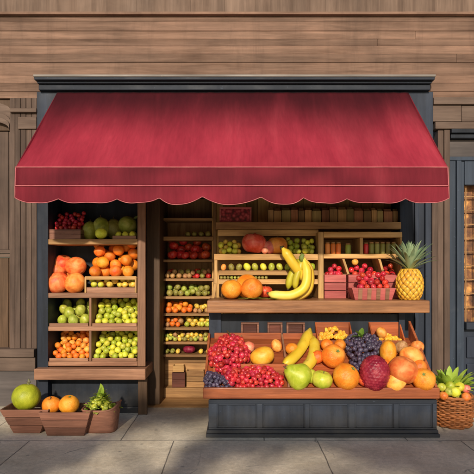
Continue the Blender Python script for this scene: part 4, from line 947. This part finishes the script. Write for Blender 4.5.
tf('apricot', 'egg', 'apricot', 411.5, 356.5, 10.6, 'freckled pale apricot near the right side of the tray', 'apricot', rot=(.4, 1.9, .5), top=CALYX, topz=1.05)
tf('peach', 'peach', 'peach', 403, 370, 14.6, 'large rosy peach in the right part of the tray', 'peach', rot=(.5, .2, .8), scale=(1.12, 1, 1))
tf('apricot', 'mango', 'apricot', 396, 380.5, 10.4, 'small apricot at the front before the rosy peach', 'apricot', .92, rot=(.2, .7, .3))
tf('orange', 'orange', 'orange', 424, 379.5, 11.3, 'orange at the front right corner of the tray', 'orange', rot=(.8, -.4, 0), top=CALYX, topz=.9)
tf('orange', 'orange', 'redorange', 419, 367, 8, 'small red orange tucked behind the corner orange', 'orange', .8)
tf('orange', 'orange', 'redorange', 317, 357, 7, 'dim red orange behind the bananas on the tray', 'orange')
for (px, py, r, kind, mat, nm, lb) in ((327, 345, 6.5, 'orange', 'redorange', 'orange', 'dim orange low behind the upper orange beside the left cut fruit box'), (340, 345, 6, 'orange', 'orange', 'orange', 'small orange between the upper orange and the dark grapes'),
        (417, 347, 7, 'peach', 'peach', 'peach', 'small peach high by the right side board of the tray'), (385, 366, 7, 'orange', 'redorange', 'orange', 'orange half hidden between the bumpy crimson fruit and the rosy peach'),
        (277, 345.5, 6, 'mango', 'apricot', 'apricot', 'small apricot by the divider above the yellow mango'), (249, 347, 6, 'peach', 'rosy', 'peach', 'small pink peach between the red grapes and the yellow mango'), (311, 377, 7, 'pear', 'pearapple', 'pear', 'small pear tucked behind the green pear and the apple'),
        (292, 349, 6.5, 'orange', 'redorange', 'orange', 'small red orange in the back corner left of the long banana'), (365, 380, 7, 'peach', 'peach', 'peach', 'small peach wedged left of the bumpy crimson fruit')):
    tf(nm, kind, mat, px, py, r, lb, nm)
# loose bananas on the tray
def bpath(l, k=.04): 
    o = []
    for px, py in l: p, r = on_tray(px, py, 1); q, r2 = on_tray(px, py, 0.01, 1, k); o.append(q)
    return o
b1 = thing('banana', 'long ripe banana lying diagonally left of the other on the tray', 'banana', at(296, 352, -.75), 'bananas on the tray')
banana(b1, bpath([(310, 329), (306, 340), (299.5, 351), (291, 360), (283.5, 364.5)], .055), .057)
b2 = thing('banana', 'shorter ripe banana leaning down behind the green pear', 'banana', at(307, 352, -.75), 'bananas on the tray')
banana(b2, bpath([(313.5, 337), (314.5, 350), (311, 362), (301, 373)], .06), .055)

# ---- grape bunches: berries packed in an outline, each berry a part
def bunch(name, label, outline, n, r, mat, depth, leafm=None, stem=None, lift=.03, cat='grapes'):
    cxp = sum(p[0] for p in outline) / len(outline); cyp = sum(p[1] for p in outline) / len(outline)
    c, _ = on_tray(cxp, cyp, .01, 1, lift); root = thing(name, label, cat, c)
    def inside(x, y):
        ins = False; j = len(outline) - 1
        for i in range(len(outline)):
            (xi, yi), (xj, yj) = outline[i], outline[j]
            if (yi > y) != (yj > y) and x < (xj - xi) * (y - yi) / (yj - yi) + xi: ins = not ins
            j = i
        return ins
    def edge(x, y): return min(((x - xa) ** 2 + (y - ya) ** 2) ** .5 for (xa, ya) in dense)
    dense = []
    for i in range(len(outline)):
        a, b = outline[i], outline[(i + 1) % len(outline)]
        for k in range(6): dense.append((a[0] + (b[0] - a[0]) * k / 6, a[1] + (b[1] - a[1]) * k / 6))
    xs = [p[0] for p in outline]; ys = [p[1] for p in outline]; rp = r * F / 4.7; pts = []; tries = 0
    while len(pts) < n and tries < 30000:
        tries += 1; x = rnd.uniform(min(xs), max(xs)); y = rnd.uniform(min(ys), max(ys))
        if not inside(x, y): continue
        ed = max(0, edge(x, y) - rp * .2); e = min(1, ed / depth[1]); w = lift + depth[0] * math.sqrt(e) * rnd.uniform(.75, 1)
        p, _ = on_tray(x, y, .01, 1, w)
        mind = 1.7 * r if tries < 12000 else 1.45 * r
        if all((p - q).length > mind for q in pts): pts.append(p)
    for k, p in enumerate(pts):
        o = bpy.data.objects.new('grape', skinned('grape', k % 3, mat)); col.objects.link(o); o.parent = root; o.location = p - c
        s = r * rnd.uniform(.88, 1.1); o.scale = (s, s, s); o.rotation_euler = [rnd.uniform(0, 6) for _ in range(3)]
    if stem: MB().tube([on_tray(a, b, .01, 1, w)[0] for a, b, w in stem], [.012, .009, .007, .006][:len(stem)], 7).build('stem', S['stem'], root)
    if leafm:
        mb = MB(); p, _ = on_tray(leafm[0], leafm[1], .01, 1, .12)
        for a in (-.7, .05, .8, -1.4): mb.leaf(p, (math.sin(a), -.3, math.cos(a)), .11, .03, droop=.1)
        mb.build('leaf', S['leaf'], root)
    return root
bunch('grape_bunch', 'big bunch of red grapes with a twig stem on the left of the tray', [(211, 364), (210, 350), (217, 344), (222, 336.5), (231, 335.5), (241, 339), (248, 347), (249, 359), (242, 364), (236, 369), (221, 371)], 94, .027, 'redgrape', (.12, 9), stem=[(230, 343, .08), (231, 338, .1), (229, 333, .11), (227, 330.5, .12)])
bunch('grape_bunch', 'lower bunch of red grapes between the dark grapes and the red berries', [(219, 366), (230, 366), (240, 367), (241, 376), (240, 387), (231, 387), (226, 377)], 32, .026, 'redgrape', (.09, 7))
bunch('grape_bunch', 'small bunch of dark purple grapes at the front left corner', [(206, 387), (205, 378), (208, 372.5), (215, 373), (222, 377), (229, 383), (233, 388)], 60, .0185, 'darkgrape', (.09, 6))
bunch('grape_bunch', 'bunch of red grapes filling the lower left compartment before the mango', [(241, 387.5), (240, 378), (243, 370), (250, 366), (259, 366.5), (268, 367), (274, 372), (281, 377), (283, 388)], 84, .024, 'redgrape', (.09, 7))
bunch('grape_bunch', 'large bunch of dark purple grapes in the middle of the tray', [(346, 347), (345, 340), (354, 334), (364, 334), (374, 336), (381, 344), (379, 352), (372, 357), (364, 366), (358, 374), (353, 366), (350, 357)], 98, .0235, 'darkgrape', (.12, 9), leafm=(361, 337), stem=[(361, 341, .09), (361.5, 336, .11)])

# ------------------------------------------------------------------ basket with fruit and leaves at the right
bx_, by_ = X(452, -.7), -.7; br, bh = .172, .285
bk = thing('wicker_basket', 'round brown wicker basket of fruit at the right of the counter', 'basket', (bx_, by_, .003))
mb = MB(); NR = 15
for k in range(NR):
    z = .012 + (bh - .03) * k / (NR - 1); rr = br * (.84 + .2 * math.sin(.5 + 1.9 * k / NR) * .9)
    pts = []
    for i in range(97):
        a = 2 * math.pi * i / 96; q = rr + .011 * math.sin(12 * a + math.pi * (k % 2)) + rnd.uniform(-.001, .001); pts.append((q * math.cos(a), q * math.sin(a), z + .003 * math.sin(5 * a + k)))
    mb.tube(pts, .0105, 7, cap=False)
mw = wood('wicker', (.22, .068, .022), (.46, .18, .06), 'X', .55, 3, .35)
mb.build('weave', mw, bk, local=True)
mb = MB()
for i in range(24):
    a = 2 * math.pi * i / 24; mb.tube([(br * (.84 + .18 * math.sin(.5 + 1.9 * q / 6)) * math.cos(a), br * (.84 + .18 * math.sin(.5 + 1.9 * q / 6)) * math.sin(a), .003 + (bh - .01) * q / 6) for q in range(7)], .006, 6)
mb.build('stake', mw, bk, local=True)
mb = MB(); rr = br * 1.0; mb.tube([(rr * math.cos(2 * math.pi * i / 60), rr * math.sin(2 * math.pi * i / 60), bh - .008 + .003 * math.sin(i * 1.6)) for i in range(61)], .014, 8, cap=False); mb.build('rim', mw, bk, local=True)
MB().tube([(0, 0, .004), (0, 0, .02)], br * .85, 24).build('base', mw, bk, local=True)
for (px, py, r, kind, mat, nm, lb) in ((441.5, 388.5, 4.6, 'orange', 'greenplum', 'green_plum', 'green plum on the left of the wicker basket'), (450, 387, 4.8, 'orange', 'pear', 'green_plum', 'brighter green plum second from left in the wicker basket'),
        (459.5, 388, 5, 'orange', 'lemon', 'lime', 'yellow lime on the wicker basket'), (455, 393.5, 5.3, 'orange', 'lemon', 'lime', 'yellow lime lowest at the front of the wicker basket'), (443.5, 397, 4.6, 'peach', 'pumpkin', 'apricot', 'dull orange apricot at the front left of the wicker basket'),
        (466, 390, 4.6, 'peach', 'rosy', 'apricot', 'pinkish apricot at the right of the wicker basket'), (466, 398, 4.6, 'orange', 'pumpkin', 'apricot', 'dull orange apricot at the front right of the wicker basket'), (449, 393, 4.2, 'orange', 'greenmelon', 'green_plum', 'olive green plum in the middle of the wicker basket')):
    yy = by_ - .1 - (.05 if py > 392 else 0); fruit(nm, kind, mat, at(px, py, yy) + Vector((0, 0, .012)), r * (yy + D) / F, lb, nm.replace('_', ' '))
for k in range(7):
    a = k * .9 + .3; fruit('green_plum', 'orange', 'greenmelon', (bx_ + .09 * math.cos(a), by_ + .03 + .08 * math.sin(a), bh - .01), .045, 'olive green plum under the leaves at the back of the wicker basket', 'plum', 'plums under the basket leaves')
bg = thing('leafy_greens', 'spray of pointed green leaves rising from the wicker basket', 'leaves', (bx_, by_ + .02, bh))
mb = MB()
for k in range(64):
    a = rnd.uniform(0, 6.28); q = rnd.random(); el = .35 + 1.0 * q
    mb.leaf((.07 * math.cos(a), .05 * math.sin(a), .02 + .03 * q), (math.cos(a) * math.cos(el) * 1.15, math.sin(a) * math.cos(el) * .6 - .1, math.sin(el)), rnd.uniform(.18, .3), .03, droop=.28, fold=.3)
mb.build('leaf', S['leafl'], bg, local=True)

# ------------------------------------------------------------------ two unseen trees behind the viewer, added to shade the pavement
SUN_EL, SUN_AZ = 23.5, 5
def gapped(x, y, z):
    """crowns shaped to place sun patches: true where leaves are left out"""
    k = z / math.tan(R(SUN_EL)); gx = x + k * math.sin(R(SUN_AZ)); gy = y + k * math.cos(R(SUN_AZ))
    gx += .05 * math.sin(7 * gy + 3 * gx); gy += .06 * math.sin(8 * gx)
    if gy > (-.86 if gx > -.27 else -.98 if gx < -1.05 else -.02): return True
    if abs(gx - (-.56 + .38 * (gy + .8))) < .4 and -2.05 < gy < -.6: return True
    if gy < -1.28 and abs(gx - .46) < .28 + .9 * (-1.28 - gy): return True
    return gy < -2.6
for tx, xa, xb, lb in ((-3.75, -5.4, -2.1, 'unseen clipped tree added behind the viewer to shade the left pavement'), (-.7, -2.1, 2.2, 'wide unseen clipped tree added behind the viewer to shade the pavement before the counter')):
    tr = thing('added_shade_tree', lb, 'tree', (tx, -7, 0))
    mb = MB().tube([(0, 0, -.12), (.02, 0, .8), (-.02, .02, 1.6), (0, 0, 2.2)], [.13, .1, .085, .07], 10)
    for k in range(5): mb.tube([(0, 0, 1.95), ((xa + (xb - xa) * (k + .5) / 5 - tx) * .9, rnd.uniform(-.2, .2), 2.5)], [.05, .02], 7)
    mb.build('trunk', W['darkz'], tr, local=True)
    mb = MB(); cnt = 0
    while cnt < 1800 * (xb - xa):
        x = rnd.uniform(xa, xb); y = rnd.uniform(-.35, .35); z = rnd.uniform(1.9, 3.75)
        if gapped(x, y - 7, z): continue
        mb.leaf((x - tx, y, z), (rnd.uniform(-1, 1), rnd.uniform(-1, 1), rnd.uniform(-.6, .6)), rnd.uniform(.09, .14), .033, droop=.2, n=3); cnt += 1
    mb.build('crown', S['leaf'], tr, local=True)

# ------------------------------------------------------------------ light, sky, camera
EL, AZ = 23.5, 5      # sun in front of the shop, a little to the left
sd = Vector((-math.sin(R(AZ)) * math.cos(R(EL)), -math.cos(R(AZ)) * math.cos(R(EL)), math.sin(R(EL))))
L = bpy.data.lights.new('sun', 'SUN'); L.energy = 3.85; L.angle = R(1.7); L.color = (1, .87, .7)
lo = bpy.data.objects.new('sun', L); col.objects.link(lo); lo.rotation_euler = (-sd).to_track_quat('-Z', 'Y').to_euler(); lo.location = sd * 20
w = bpy.data.worlds.new('World'); sc.world = w; w.use_nodes = True; nt = w.node_tree; nt.nodes.clear()
sk = nt.nodes.new('ShaderNodeTexSky'); sk.sky_type = 'NISHITA'; sk.sun_disc = False; sk.sun_elevation = R(EL); sk.sun_rotation = R(180 + AZ)
bgd = nt.nodes.new('ShaderNodeBackground'); bgd.inputs[1].default_value = .09; ow = nt.nodes.new('ShaderNodeOutputWorld')
nt.links.new(sk.outputs[0], bgd.inputs[0]); nt.links.new(bgd.outputs[0], ow.inputs[0])
cam = bpy.data.cameras.new('camera'); co = bpy.data.objects.new('camera', cam); col.objects.link(co)
co.location = (0, -D, H); co.rotation_euler = (R(90), 0, 0); cam.sensor_width = 36; cam.lens = 36 * F / 474; cam.shift_y = (CY - 237) / 474; cam.clip_end = 300; cam.clip_start = .05
sc.camera = co
sc.view_settings.view_transform = 'Standard'; sc.view_settings.look = 'None'; sc.view_settings.exposure = 0
